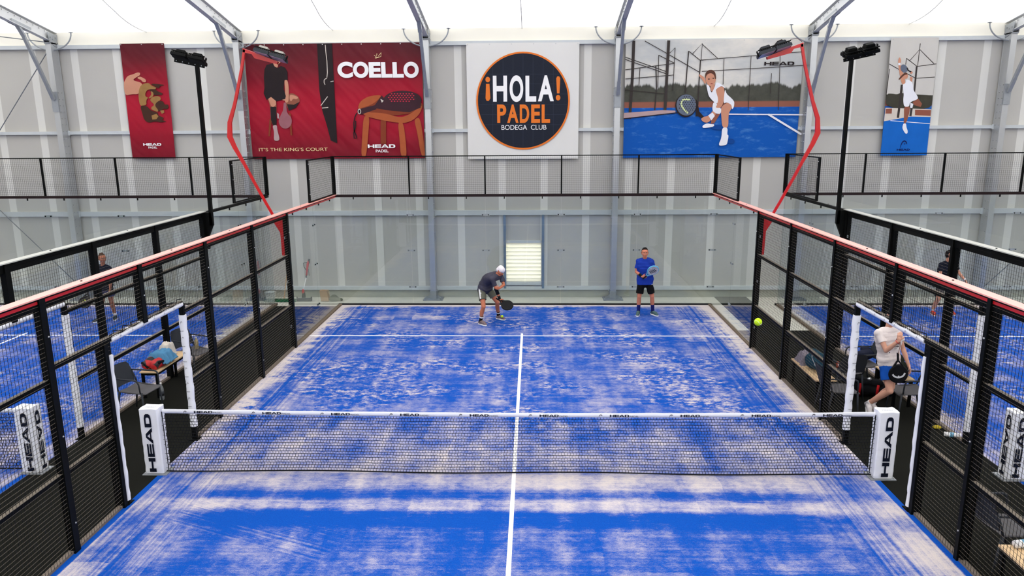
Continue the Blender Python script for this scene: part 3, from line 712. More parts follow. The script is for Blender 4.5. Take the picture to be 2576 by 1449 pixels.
q.shape('printed_dress', 'ink_white', [(280, 575), (322, 555), (325, 512), (360, 520), (402, 550), (410, 640), (460, 710), (466, 745), (370, 780), (360, 835), (300, 835), (290, 760), (298, 680)], [(230, 320), (258, 318), (258, 345), (234, 348)],
        [(295, 1030), (325, 1030), (328, 1075), (345, 1120), (340, 1150), (315, 1152), (280, 1090), (285, 1055)], [(375, 790), (410, 800), (398, 850), (372, 845)])
q.shape('printed_racket', 'ink_grey', ell(300, 385, 40, 50, 18, -.4)); q.line('printed_racket', 'ink_black', .03, [(335, 375), (350, 408), (385, 425)])
q.text('printed_mark', 'ink_blue', '', 252, 1230, 342, 1318, fn=skitip)
q.text('printed_word', 'ink_blue', '', 214, 1328, 368, 1352, fn=wordmark)

# ================================================================== THE COURTS
NX = 6.80                       # inner side fences of the neighbour courts
WIRE = .0029
def grid_wires(b, o, u, L, z0, z1, step=.05, lev=0):
    """welded mesh: upright and level wires in the plane o + u*s"""
    o, u = V(o), V(u); n = u.cross(UZ).normalized(); r = WIRE/2
    m = int(L/step)
    for i in range(m+1):
        p = o+u*(L*i/m); b.obox((p.x, p.y, (z0+z1)/2), u*r, n*r, (0, 0, (z1-z0)/2))
    m = int(round((z1-z0)/step))
    for i in range(m+1):
        z = z0+(z1-z0)*i/m; p = o+u*(L/2)+n*(2*r); b.cur = lev; b.obox((p.x, p.y, z), u*(L/2), n*r, (0, 0, r))
def court_floor(cx, lab, full=True):
    m = m_turf('sanded_turf', cx, cx*1.7)
    t = MB().box(cx-4.975, cx+4.975, -9.97, 9.97, -.012, 0).build('artificial_turf', m, origin=(cx, 0, 0))
    tag(t, lab, 'turf', kind='structure')
    for y in (-6.95, 6.95): MB().box(cx-4.97, cx+4.97, y-.025, y+.025, 0, .003).build('service_line', 'line_paint', t)
    MB().box(cx-.027, cx+.027, -7.15, 7.15, 0, .0034).build('centre_line', 'line_paint', t)
    return t
court_floor(0, 'blue sand-swept turf of the middle court')
court_floor(-NX-5, 'blue turf of the neighbouring court on the left')
court_floor(NX+5, 'blue turf of the neighbouring court on the right')
for s, nm, lab in ((-1, 'left', 'black turf walkway between the middle court and the left court'), (1, 'right', 'black turf walkway between the middle court and the right court')):
    b = MB()
    ye = 9.85 if s < 0 else 7.45
    xa, xb = sorted((s*4.982, s*(NX+.015)))
    b.box(xa, xb, -12, ye, -.012, -.002)
    if s > 0: b.box(5.36, 6.25, 7.45, WY-.03, -.012, -.003)
    tag(b.build('walkway_turf', 'carpet', origin=((xa+xb)/2, 0, 0)), lab, 'turf', kind='structure')
tag(MB().box(-17, 17, -30, -10.1, -.012, -.004).build('walkway_turf', 'carpet', origin=(0, -12, 0)), 'black turf floor behind the near end of the courts', 'turf', kind='structure')

def side_fence(fx, s, cap, lab, glass=False, y_from=-6.):
    """side cage of a court; s = +1 when the walkway lies towards +x"""
    t = thing('side_fence', lab, 'fence', (fx, 2, 0), 'side cages of the courts')
    P = .055
    def post(y, z0=0, z1=2.98):
        b = MB().box(fx-P, fx+P, y-.012, y+.05, z0, z1).box(fx-P*.3, fx+P, y-.05, y-.012, z0, z1)
        for z in (.35, 1.4, 2.55):
            if z0 < z < z1: b.mat(1).ball((fx-s*P*1.02, y+.02, z), .011, 8, 6); b.mat(0)
        return b.build('post', ['black_metal', 'bolt'], t)
    for y in (6, 4, 2, -2, -4, -6): post(y)
    post(0, 2.18)
    for y in (1.12, -.88): MB().box(fx-.033, fx+.033, y-.033, y+.033, 0, 2.16).box(fx-.07, fx+.07, y-.07, y+.07, -.003, .008).build('door_post', 'black_metal', t)
    MB().box(fx-.035, fx+.035, -6, 10, 2.93 if cap != 'red_cap_sheen' else 2.958, 2.985).box(fx-.03, fx+.03, -6, 6, 2.86, 2.925).build('top_rail', 'black_metal', t)
    c = MB().box(fx-.07, fx+.07, -6, 10.03 if cap == 'red_cap_sheen' else 6.1, 2.985, 3.0)
    if cap == 'red_cap_sheen':
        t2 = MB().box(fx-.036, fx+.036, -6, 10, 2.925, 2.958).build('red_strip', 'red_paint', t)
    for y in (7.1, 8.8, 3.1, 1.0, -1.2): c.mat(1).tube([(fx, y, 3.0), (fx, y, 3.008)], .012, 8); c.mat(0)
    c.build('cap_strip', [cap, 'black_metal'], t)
    for y0, y1, z, nm in ((1.12, 6, 2.05, 'middle_rail'), (1.12, 6, .95, 'low_rail'), (-2, 1.12, 2.185, 'header_rail'), (-6, -2, 2.05, 'middle_rail'), (-6, -2, .95, 'low_rail'), (-2, -.88, .95, 'low_rail')):
        MB().box(fx-.025, fx+.025, y0, y1, z-.03, z+.027).mat(1).box(fx-.024, fx+.024, y0, y1, z+.027, z+.03).build(nm, ['black_metal', 'rail_top_pale'], t)  # thin paler layer along the top of each rail
    MB().box(fx-.03, fx+.03, 1.12, 6, -.003, .035).box(fx-.03, fx+.03, -6, -.88, -.003, .035).build('foot_rail', k('foot_rail', (120, 108, 98), rough=.6), t)
    for y0, y1, z0 in ((4, 6, .03), (2, 4, .03), (1.12, 2, .03), (0, 1.12, 2.2), (-2, 0, 2.2), (-2, -.88, .03), (-4, -2, .03), (-6, -4, .03)):
        b = MB(); grid_wires(b, (fx-s*.035, y0, 0), (0, 1, 0), y1-y0, z0, 2.16 if (y0, z0) == (-2, .03) else 2.9, lev=1)
        b.build('mesh_panel', ['black_wire', 'wire_level_lit'], t)  # level wires paler: light on their tops painted into the colour
    return t
m, p = newmat('red_cap_sheen'); K['red_cap_sheen'] = m
p.inputs['Base Color'].default_value = S(242, 166, 154); p.inputs['Roughness'].default_value = .45; p.inputs['Specular IOR Level'].default_value = .8  # bright sheen on the red paint, put into the base colour as pink
m, p = newmat('black_cap_sheen'); K['black_cap_sheen'] = m
p.inputs['Base Color'].default_value = S(178, 178, 170); p.inputs['Roughness'].default_value = .45  # black paint made light grey: its bright sheen is painted in
side_fence(-5, -1, 'red_cap_sheen', 'red-capped black mesh side cage left of the middle court')
side_fence(5, 1, 'red_cap_sheen', 'red-capped black mesh side cage right of the middle court')
side_fence(-NX, 1, 'black_cap_sheen', 'black mesh side cage of the left neighbouring court')
side_fence(NX, -1, 'black_cap_sheen', 'black mesh side cage of the right neighbouring court')

# glass: every pane is a thing with its clips
def pane(a, b_, lab, grp, z0=.04, z1=2.925):
    """pane standing on the line a-b (x,y)"""
    a, b_ = V((a[0], a[1], 0)), V((b_[0], b_[1], 0)); u = (b_-a).normalized(); L = (b_-a).length; n = u.cross(UZ); c = (a+b_)/2
    o = MB().obox((c.x, c.y, (z0+z1)/2), u*(L/2-.004), n*.005, (0, 0, (z1-z0)/2)).build('glass_pane', 'glass', origin=(c.x, c.y, 0))
    tag(o, lab, 'glass pane', grp)
    for z in (.5, 1.5, 2.45):
        q = MB().obox(b_+UZ*z+n*.0, u*.11, n*.011, UZ*.022)
        q = MB()
        for s in (-1, 1):
            q.mat(0).tube([b_+u*(s*.075)+UZ*z-n*.012, b_+u*(s*.075)+UZ*z+n*.012], .017, 10)
        q.mat(1).obox(b_+UZ*z+n*.009, u*.105, n*.003, UZ*.026)
        q.build('clip', ['black_metal', 'clip_steel'], o)
    q = MB()
    for f in (.25, .75):
        p_ = a+u*(L*f)+UZ*2.90; q.obox(p_, u*.012, n*.014, UZ*.03)
    q.build('clip', 'black_metal', o)
    return o
k('clip_steel', (150, 156, 156), rough=.5)
pos = ['leftmost', 'second from left', 'middle', 'fourth from left', 'rightmost']
for i in range(5): pane((-5+2*i, 10), (-3+2*i, 10), 'back wall glass pane of the middle court, %s of its five' % pos[i], 'glass panes of the middle court')
for s, nm in ((-1, 'left'), (1, 'right')):
    for y, w_ in ((8, 'beside the far corner'), (6, 'next to the mesh cage')):
        pane((s*5, y+2), (s*5, y), 'side glass pane on the %s of the middle court, %s' % (nm, w_), 'glass panes of the middle court')
        pane((s*NX, y+2), (s*NX, y), 'side glass pane of the %s neighbouring court, %s' % (nm, w_), 'glass panes of the neighbouring courts')
    for i in range(4):
        pane((s*(NX+2*i), 10), (s*(NX+2*i+2), 10), 'back glass pane of the %s neighbouring court, %s from the middle court' % (nm, ('nearest', 'second', 'third', 'fourth')[i]), 'glass panes of the neighbouring courts')

# mesh above the glass, with the short returns
def back_fence(x0, x1, rets, lab):
    t = thing('back_fence', lab, 'fence', ((x0+x1)/2, 10, 2.9), 'mesh fences above the back glass')
    MB().box(x0-.03, x1+.03, 9.955, 10.03, 2.93, 2.995).build('bottom_rail', k('dark_brown_metal', (38, 26, 26), rough=.5), t)
    MB().box(x0, x1, 9.99, 10.02, 3.975, 4.0).build('top_rail', 'black_metal', t)
    n = int(round((x1-x0)/2))
    for i in range(n+1):
        x = x0+(x1-x0)*i/n; w_ = .045 if i in (0, n) else .018
        MB().box(x-w_, x+w_, 9.985, 10.035, 2.99, 4.0).build('post', 'black_metal', t)
    for i in range(n):
        b = MB(); grid_wires(b, (x0+2*i, 9.985, 0), (1, 0, 0), 2, 3.0, 3.98); b.build('mesh_panel', 'black_wire', t)
    for x in rets:
        b = MB(); grid_wires(b, (x, 7.8, 0), (0, 1, 0), 2.2, 3.02, 3.98); b.build('mesh_panel', 'black_wire', t)
        b = MB().box(x-.02, x+.02, 7.76, 7.85, 3.0, 4.0)
        for z in (3.2, 3.55, 3.9): b.mat(1).ball((x+(.022 if x < 0 else -.022), 7.8, z), .012, 8, 6); b.mat(0)
        b.build('post', ['black_metal', 'bolt'], t)
        MB().box(x-.015, x+.015, 7.8, 10, 3.975, 4.0).box(x-.02, x+.02, 7.8, 10, 3.0, 3.03).build('top_rail', 'black_metal', t)
back_fence(-5, 5, (-5, 5), 'black mesh fence over the back glass of the middle court')
back_fence(-NX-10, -NX, (-NX,), 'black mesh fence over the back glass of the left court')
back_fence(NX, NX+10, (NX,), 'black mesh fence over the back glass of the right court')
# kerbs below the glass
for i, (a, c) in enumerate(((-5, 5), (-NX-10, -NX), (NX, NX+10))):
    b = MB().box(a-.05, c+.05, 9.98, 10.03, -.012, .04)
    tag(b.build('glass_kerb', 'rubber', origin=((a+c)/2, 10, 0)), 'low dark kerb under the back glass of the %s court' % ('middle', 'left', 'right')[i], 'kerb')
for x, nm in ((-5.0, 'left of the middle court'), (5.0, 'right of the middle court'), (-NX, 'of the left neighbouring court'), (NX, 'of the right neighbouring court')):
    tag(MB().box(x-.035, x+.05, 6.06, 9.975, -.012, .04).build('glass_kerb', 'kerb', origin=(x, 8, 0)), 'low brown kerb under the side glass '+nm, 'kerb')

# ------------------------------------------------------------------ nets
NETM = {}
def net(cx, lab, postlabs, letters=True):
    xa, xb = cx-4.87, cx+4.87
    t = thing('padel_net', lab, 'net', (cx, 0, 0), 'nets across the courts')
    top = lambda x: .925-.035*(1-((x-cx)/4.87)**2)
    low = lambda x: .03+.012*sin((x-cx)*1.7)
    b = MB(); nx, nz_ = 230, 20; r = .0024
    def seg(p, q): b.beam(p, q, 2*r, 2*r)
    dx = (xb-xa)/nx
    if 'net' in NETM: link('net_mesh', NETM['net'], t, V((cx, 0, 0)))
    else:
        for j in range(nz_+1):
            f = j/nz_
            for i in range(nx if j in (0, nz_) else 0):
                x = xa+i*dx; seg((x, 0, low(x)+(top(x)-low(x))*f), (x+dx, 0, low(x+dx)+(top(x+dx)-low(x+dx))*f))
        g = lambda i, j: (xa+i*dx, .004*sin(i*1.3+j), low(xa+i*dx)+(top(xa+i*dx)-.03-low(xa+i*dx))*j/nz_)
        for j in range(nz_):
            off = .5*(j % 2); zz = .006
            for i in range(nx):
                p, q = g(i+off, j), g(min(nx, i+1+off), j)
                m_ = ((p[0]+q[0])/2, p[1], p[2]-zz)
                seg(p, m_); seg(m_, q)
                a = g(min(nx, i+.5+off), j); c = g(min(nx, i+.5+off), j+1)
                seg((a[0], a[1], a[2]-zz), c)
        NETM['net'] = b.build('net_mesh', 'cord', t).data
    b = MB(); N = 60
    sec = [(-.006, 0), (-.009, .03), (-.004, .058), (0, .062), (.004, .058), (.009, .03), (.006, 0)]
    vs = []; L = len(sec)
    for i in range(N+1):
        x = xa+.0+(xb-xa)*i/N
        for y, z in sec: vs.append((x, y, top(x)-.045+z+.002*sin(i*1.1)))
    b.add(vs, [(i*L+j, (i+1)*L+j, (i+1)*L+(j+1) % L, i*L+(j+1) % L) for i in range(N) for j in range(L)])
    bd = b.build('top_band', 'white_vinyl', t, smooth=True)
    if letters:
        n = 10
        for i in range(n):
            b = MB()
            x = xa+.30+(i+.5-.5)*.955
            O = (x, -.0105, top(x)-.045+.010)
            skitip(b, O, U1, UZ, .05, .036); wordmark(b, (x+.15, -.0105, O[2]), U1, UZ, .26, .034)
            text_into(b, 'PADEL', (x+.42, -.0105, O[2]), U1, UZ, .125, .020)
            b.build('printed_words', 'ink', bd)
    b = MB().tube([(xa-.05+(xb-xa+.1)*i/60, -.006, low(xa+(xb-xa)*i/60)-.004) for i in range(61)], .009, 6)
    b.build('bottom_tape', 'cord', t)
    for x in (xa, xb):
        b = MB(); s = -1 if x == xa else 1
        for i in range(12):
            z = .06+i*.07; b.tube([(x, 0, z), (x+s*.03, -.02, z+.02), (x+s*.05, -.05, z+.01)], .0025, 4)
        b.tube([(x+s*.0, 0, .03), (x+s*.01, 0, .9)], .006, 6)
        b.build('lacing', 'cord', t)
    for s, lb in zip((-1, 1), postlabs):
        if not lb: continue
        x = cx+s*5.02; t = thing('net_post', lb, 'net post', (x, 0, 0), 'net posts in white printed covers')
        b = MB(); ln = [(-.13, -.10), (.13, -.10), (.13, .10), (-.13, .10)]; rings = []; nz2 = 26; pts2 = []
        for i in range(4):
            (x0, y0), (x1, y1) = ln[i], ln[(i+1) % 4]
            for f in (.06, .35, .65, .94): pts2.append((x0+(x1-x0)*f, y0+(y1-y0)*f))
        M_ = len(pts2); vs = []
        for j in range(nz2+1):
            z = .02+.945*j/nz2
            for i, (px, py) in enumerate(pts2):
                wv = 1+.03*noise.noise(V((px*9+cx, py*9, z*11)))+(-.05 if j < 1 else 0)
                vs.append((x+px*wv, py*wv, z+.006*(i % 3)*(j == nz2)))
        fs = [(j*M_+i, j*M_+(i+1) % M_, (j+1)*M_+(i+1) % M_, (j+1)*M_+i) for j in range(nz2) for i in range(M_)]
        b.add(vs, fs); b.poly([V(v) for v in vs[-M_:]])
        cv = b.build('cover', 'white_vinyl', t, smooth=False)
        b = MB()
        wordmark(b, (x+.045+s*.01, -.107, .05), UZ, -U1, .86, .095)
        wordmark(b, (x+s*.137, -s*.045, .05), UZ, V((0, s, 0)), .86, .09)
        b.build('printed_words', 'ink', cv)
        b = MB(); text_into(b, 'HEAD', (x-.07, -.03, .973), U1, V((0, 1, 0)), .14, .04); b.build('printed_words', k('ink_faint', (170, 172, 178), rough=.6), cv)
        b = MB().box(x-.17, x+.17, -.12, .14, 0, .012)
        for sx in (-.145, .145): b.mat(1).tube([(x+sx, -.09, .012), (x+sx, -.09, .024)], .012, 6); b.mat(0)
        b.build('base_plate', ['galvanised', 'bolt'], t)
net(0, 'black net with white lettered band across the middle court', ('white covered net post at the left end of the middle net', 'white covered net post at the right end of the middle net'))
net(-NX-5, 'net of the left neighbouring court seen through the mesh', ('', 'white covered net post of the left neighbouring court behind the mesh'))
net(NX+5, 'net of the right neighbouring court seen through the mesh', ('white covered net post of the right neighbouring court behind the mesh', ''))

# ------------------------------------------------------------------ white foam pads on the door frames
def pad_post(x, y, sx, lab, z0=.2, z1=2.0, rad=.056):
    b = MB(); n, nz_ = 12, 46; vs = []
    for j in range(nz_+1):
        z = z0+(z1-z0)*j/nz_; ph = (z-z0)/(z1-z0)*6.3
        wob = .0025*sin(ph*2*pi)+.006*noise.noise(V((x*3, y*3, z*2.2)))
        for i in range(n):
            a = 2*pi*i/n; r = rad-.006*abs(sin(ph*pi))**8+.003*noise.noise(V((cos(a)*2, sin(a)*2, z*16)))
            vs.append((x+sx*.0+cos(a)*r*1.0+wob, y+sin(a)*r*.95, z))
    b.add(vs, [(j*n+i, j*n+(i+1) % n, (j+1)*n+(i+1) % n, (j+1)*n+i) for j in range(nz_) for i in range(n)])
    b.poly([V(v) for v in vs[-n:]]); b.poly([V(v) for v in vs[:n]][::-1])
    o = b.build('door_pad', 'white_vinyl', smooth=True, origin=(x, y, z0)); tag(o, lab, 'padding', 'white padding on the court door frames')
    for i in range(7):
        b = MB(); z = z0+.12+i*(z1-z0-.1)/7
        skitip(b, (x+(-.012), y-.072, z+.09), U1, UZ, .034, .045, .004-(.056-rad)); text_into(b, 'HEAD', (x-.03, y-.072, z-.02), U1, UZ, .06, .010, .03, .004-(.056-rad))
        b.build('printed_mark', 'ink', o)
    return o
def pad_head(x, y0, y1, z, lab, s):
    b = MB(); n, N = 10, 40; vs = []
    for j in range(N+1):
        y = y0+(y1-y0)*j/N; w_ = .002*sin(j*.9)+.005*noise.noise(V((y*4, x, 3)))
        for i in range(n): a = 2*pi*i/n; vs.append((x+cos(a)*(.042+w_*.4), y, z+sin(a)*(.042+w_)+w_))
    b.add(vs, [(j*n+i, (j+1)*n+i, (j+1)*n+(i+1) % n, j*n+(i+1) % n) for j in range(N) for i in range(n)])
    b.poly([V(v) for v in vs[:n]]); b.poly([V(v) for v in vs[-n:]][::-1])
    o = b.build('door_pad', 'white_vinyl', smooth=True, origin=(x, (y0+y1)/2, z)); tag(o, lab, 'padding', 'white padding on the court door frames')
    u = V((0, -s, 0))
    for i in range(6):
        b = MB(); y = y0+.15+i*(y1-y0-.2)/6
        skitip(b, (x-s*.048, y, z-.02), u, UZ, .035, .04, .004)
        if abs(x) > 6: wordmark(b, (x-s*.048, y+.14, z-.018), u, UZ, .10, .03, .004)
        b.build('printed_mark', 'ink', o)
    # loose ties over the header
    b = MB(); pts = [(x+.03*sin(q*1.9), y0+(y1-y0)*q/30, z+.05+.03*abs(sin(q*.8))) for q in range(31)]
    b.tube(pts, .006, 5); b.build('tie_cord', 'cord', o)
for s, nm in ((-1, 'left'), (1, 'right')):
    pad_post(s*5, 1.12, s, 'tall white padded door post at the %s of the middle court, beyond the net' % nm, .22, 2.0)
    MBX = MB().box(s*5.0-.06, s*5.0+.06, -1.02, -.95, 0, 2.16)
    fo = [o for o in bpy.data.objects if o.name.startswith('side_fence') and abs(o.location.x-s*5) < .01][0]
    MBX.build('door_post', 'black_metal', fo)
    b = pad_post(s*4.975, -.89, s, 'narrow white padded door post at the %s of the middle court, before the net' % nm, .05, 2.0, .042)
    pad_head(s*5.0, -.8, 1.1, 2.17, 'white padded door header at the %s of the middle court' % nm, s)
    pad_post(s*NX, 1.12, s, 'white padded door post of the %s neighbouring court, seen through the mesh' % nm, .2, 2.0)
    pad_head(s*NX, -.8, 1.1, 2.17, 'white padded door header of the %s neighbouring court' % nm, -s)

# ------------------------------------------------------------------ lamp posts
def floodlight(par, c, along, lensm, body, tilt, drv=None):
    """flat LED floodlight with a driver box on its back"""
    u = V(along).normalized(); f = V((0, 1, 0)); f = (f-u*f.dot(u)).normalized(); n = u.cross(f)
    if n.z < 0: n = -n
    R_ = Matrix.Rotation(tilt, 3, u); f, n = R_ @ f, R_ @ n; c = V(c)
    b = MB().obox(c, u*.155, f*.15, n*.022).obox(c+n*.03, u*.15, f*.145, n*.012)
    for i in range(7): b.obox(c+n*.055+u*(-.12+.04*i), u*.004, f*.12, n*.016)
    h = b.build('floodlight', body, par)
    MB().obox(c-n*.024, u*.14, f*.135, n*.003).build('lens', lensm, h)
    b = MB().obox(c+n*.095, u*.09, f*.075, n*.035).obox(c+n*.135, u*.08, f*.06, n*.008); b.build('driver_box', drv or body, h)
    b = MB()
    for s in (-1, 1): b.obox(c+u*(s*.16)+n*.04, u*.006, f*.03, n*.06)
    b.obox(c+n*.08+f*(-.1), u*.165, f*.012, n*.01)
    b.build('bracket', 'black_metal', h); return h
TILT = radians(13)
def red_lamp(s, lab):
    t = thing('lamp_post', lab, 'lamp post', (s*5, 6.06, 2), 'lamp posts of the courts')
    y = 6.03
    pl = lambda x, z: (s*x, y, z)
    MB().prism([pl(5.05, 2.05), pl(5.05, 2.9), pl(5.27, 2.9), pl(5.27, 2.78), pl(5.14, 2.55), pl(5.13, 2.05)], (0, .075, 0)).build('bracket', 'red_paint', t)
    # folded steel pole
    ctr = [(5.24, 2.86), (5.40, 3.17), (5.62, 3.62), (5.80, 4.0), (5.97, 4.34), (6.055, 4.56), (6.03, 4.85), (5.90, 5.2), (5.78, 5.6), (5.68, 5.95), (5.60, 6.29)]
    wd = [.045, .045, .048, .055, .08, .10, .08, .058, .052, .05, .048]
    b = MB(); vs = []
    for i, (x, z) in enumerate(ctr):
        a = ctr[max(0, i-1)]; c = ctr[min(len(ctr)-1, i+1)]; d = V((c[0]-a[0], 0, c[1]-a[1])).normalized(); nn = V((d.z, 0, -d.x))
        for q, yy in ((-1, 0), (1, 0), (1, .05), (-1, .05)): vs.append((s*(x+nn.x*wd[i]/2*q), y+.0+yy, z+nn.z*wd[i]/2*q))
    n = len(ctr); fs = [(i*4+j, i*4+(j+1) % 4, (i+1)*4+(j+1) % 4, (i+1)*4+j) for i in range(n-1) for j in range(4)]+[(0, 3, 2, 1), (n*4-4, n*4-3, n*4-2, n*4-1)]
    b.add(vs, fs if s < 0 else [f[::-1] for f in fs]); b.build('pole', 'red_paint', t)
    A, Bq = V((s*5.60, y+.035, 6.30)), V((s*4.80, y+.02, 6.06))
    b = MB().prism([(s*5.63, y, 6.32), (s*5.63, y, 6.24), (s*5.45, y, 6.20), (s*5.40, y, 6.12), (s*4.95, y, 6.0), (s*4.93, y, 6.05), (s*5.35, y, 6.22)], (0, .09, 0)); b.build('arm', 'red_paint', t)
    u = (Bq-A).normalized()
    for d in (.40, .73): floodlight(t, A+u*d+V((0, -.04, .02)), u, 'lens', 'dark_plastic', TILT*s, 'driver_grey' if s < 0 else 'dark_plastic')
    MB().tube([(s*5.60, y, 6.33), (s*5.5, y, 6.40), (s*5.38, y, 6.38), (s*5.28, y, 6.27)], .006, 5).build('lamp_cable', k('cable_grey', (90, 70, 72), rough=.6), t)
red_lamp(-1, 'bent red lamp post with floodlights, left of the middle court')
red_lamp(1, 'bent red lamp post with floodlights, right of the middle court')
def black_lamp(s, lab):
    t = thing('lamp_post', lab, 'lamp post', (s*NX, 6.06, 2), 'lamp posts of the courts')
    x = s*(NX-.16)
    MB().prism([(s*(NX-.05), 6.03, 2.2), (s*(NX-.05), 6.03, 2.98), (s*(NX-.2), 6.03, 2.98), (s*(NX-.22), 6.03, 2.72), (s*(NX-.1), 6.03, 2.45), (s*(NX-.1), 6.03, 2.2)], (0, .07, 0)).build('bracket', 'black_metal', t)
    MB().box(x-.035-s*.03, x+.035-s*.03, 6.03, 6.10, 2.7, 6.0).build('pole', 'black_metal', t)
    a, c = V((x-s*.19, 6.05, 5.97)), V((x+s*.42, 6.05, 6.1)); u = (c-a).normalized()
    b = MB().beam(a, c, .03, .07)
    for i in range(5): b.mat(1).ball(a+u*(.06+.13*i)+V((0, -.018, 0)), .010, 8, 6); b.mat(0)
    b.build('cross_arm', ['black_metal', 'bolt'], t)
    for d in (.17, .52): floodlight(t, a+u*d+V((0, .06, .08)), u, 'black_metal', 'black_metal', radians(22))
black_lamp(-1, 'straight black lamp post between the two red banners')
black_lamp(1, 'straight black lamp post left of the narrow blue banner')

# ================================================================== PEOPLE
def hand_caps(b, wr, d, n, tl, curl=.5, sc=1., thumb=.35, spread=.0):
    """palm, five fingers; d towards the knuckles, n the way the palm faces, tl towards the thumb"""
    wr, d, n, tl = V(wr), V(d).normalized(), V(n).normalized(), V(tl).normalized()
    tl = (tl-d*tl.dot(d)).normalized(); n = (n-d*n.dot(d)-tl*n.dot(tl)).normalized()
    b.cap(wr-d*.01, wr+d*.03, .024*sc, .026*sc)
    kn = []
    for i in range(4):
        o = tl*(.030-.020*i)*sc; K0 = wr+d*(.088-.004*abs(i-1))*sc+o; kn.append(K0)
        b.cap(wr+d*.02*sc+o*.7, K0, .016*sc, .0115*sc, 10)
    for i, L in enumerate((.070, .078, .073, .056)):
        p = kn[i]; a = 0; dirb = (d+tl*spread*(1.5-i)).normalized()
        for seg, (f, r0) in enumerate(((.46, .0095), (.31, .0088), (.23, .008))):
            a += curl*(.75, 1.15, .8)[seg]*(1+.07*i)
            dd = dirb*cos(a)+n*sin(a); q = p+dd*L*f*sc*1.05; b.cap(p, q, r0*sc, (r0-.0006)*sc, 8); p = q
    p = wr+d*.022*sc+tl*.026*sc; dd = (d*.62+tl*.75+n*thumb).normalized()
    q = p+dd*.042*sc; b.cap(p, q, .0135*sc, .011*sc, 8); dd = (d*.85+tl*.35+n*(thumb+.25)).normalized(); b.cap(q, q+dd*.034*sc, .0108*sc, .0088*sc, 8)
def foot_caps(b, an, toe, r=1.):
    an, toe = V(an), V(toe); d = (toe-an); d.z = 0; d.normalize(); heel = V((an.x, an.y, an.z-.045))-d*.035
    b.cap(heel, V((an.x, an.y, an.z-.035)), .038*r, .042*r); b.cap(an, heel+d*.03, .042*r, .045*r)
    mid = V((an.x, an.y, 0))+d*.10+UZ*(an.z-.04); tp = V((toe.x, toe.y, toe.z))
    b.cap(an+d*.02-UZ*.02, mid, .045*r, .040*r); b.cap(mid, tp, .046*r, .036*r)
SHIRT = {}
def person(lab, J, sk, clothes, sc=1., grp=None, hair=None, ground=0.0, vox=.0065):
    """J holds the joints; one continuous skin, garments and hair as children"""
    J = {a: (V(c) if isinstance(c, tuple) and not isinstance(c[0], tuple) else c) for a, c in J.items()}
    root = V(((J['anR'].x+J['anL'].x)/2, (J['anR'].y+J['anL'].y)/2, 0))
    t = thing('person', lab, 'person', root, grp)
    lat = (J['shL']-J['shR']).normalized(); hlat = (J['hipL']-J['hipR']).normalized()
    pel = (J['hipL']+J['hipR'])/2; che = (J['shL']+J['shR'])/2; spine = (che-pel); sn = spine.normalized()
    fw = J['f']; nk = che+sn*.045; H = J['head']
    fwd = lat.cross(sn); fwd = fwd if fwd.dot(V(fw)) > 0 else -fwd
    bend = J.get('bend', V((0, 0, 0)))
    def torso(b, g=0.):
        for i in range(9):
            f = i/8; c = pel.lerp(che, f)+bend*(4*f*(1-f)); l = hlat.lerp(lat, f).normalized()
            hw = [.085, .09, .085, .08, .085, .095, .11, .12, .115][i]*sc; r = [.105, .108, .10, .098, .104, .112, .108, .09, .062][i]*sc
            b.cap(c-l*hw, c+l*hw, r+g, r+g, 14)
        for s in ('L', 'R'): b.cap(che+(J['sh'+s]-che)*.55-sn*.02, J['sh'+s]-sn*.012, (.062+g)*sc, (.052+g)*sc)
        b.cap(che-lat*.07-sn*.0, che+lat*.07, (.072+g)*sc, (.072+g)*sc)
    def arm(b, s, g=0., f=1.):
        a, e, w_ = J['sh'+s], J['el'+s], J['wr'+s]
        if f < 1: b.cap(a, a.lerp(e, f), (.052+g)*sc, (.043+g)*sc); return
        b.cap(a, a.lerp(e, .45), .05*sc, .044*sc); b.cap(a.lerp(e, .45), e, .044*sc, .036*sc)
        b.cap(e, e.lerp(w_, .35), .037*sc, .038*sc); b.cap(e.lerp(w_, .35), w_, .038*sc, .025*sc)
    def leg(b, s, g=0.):
        h, k_, a = J['hip'+s], J['kn'+s], J['an'+s]
        b.cap(h, h.lerp(k_, .4), .085*sc, .075*sc); b.cap(h.lerp(k_, .4), k_, .075*sc, .054*sc)
        back = -(V(fw)-V((0, 0, V(fw).z)))*.018
        b.cap(k_, k_, .056*sc, .056*sc); b.cap(k_, k_.lerp(a, .38)+back, .05*sc, .056*sc); b.cap(k_.lerp(a, .38)+back, a, .055*sc, .035*sc)
    b = MB(); torso(b)
    for s in ('L', 'R'): arm(b, s); leg(b, s); foot_caps(b, J['an'+s], J['toe'+s], .82)
    # neck, head, face
    f = V(J['hf']).normalized(); u = V(J.get('hu', (0, 0, 1))); u = (u-f*u.dot(f)).normalized(); r = f.cross(u)
    b.cap(nk-sn*.05, H-u*.07-f*.02, .06*sc, .052*sc)
    h = lambda x, y, z: H+r*(x*sc)+f*(y*sc)+u*(z*sc)
    b.cap(h(0, -.028, .035), h(0, .012, .035), .080*sc, .076*sc, 16); b.cap(h(-.012, .0, .0), h(.012, .02, -.01), .07*sc, .068*sc)
    b.cap(h(0, .02, -.03), h(0, .045, -.075), .062*sc, .042*sc); b.cap(h(-.016, .055, -.09), h(.016, .055, -.09), .024*sc)
    b.cap(h(-.035, .05, -.02), h(.035, .05, -.02), .034*sc)
    b.cap(h(0, .086, .015), h(0, .104, -.022), .009*sc, .0135*sc, 8); b.cap(h(-.012, .092, -.026), h(.012, .092, -.026), .009*sc, .009*sc, 8)
    b.cap(h(-.04, .072, .027), h(.04, .072, .027), .0135*sc, .0135*sc, 8); b.cap(h(-.018, .081, -.055), h(.018, .081, -.055), .0095*sc, .0095*sc, 8)
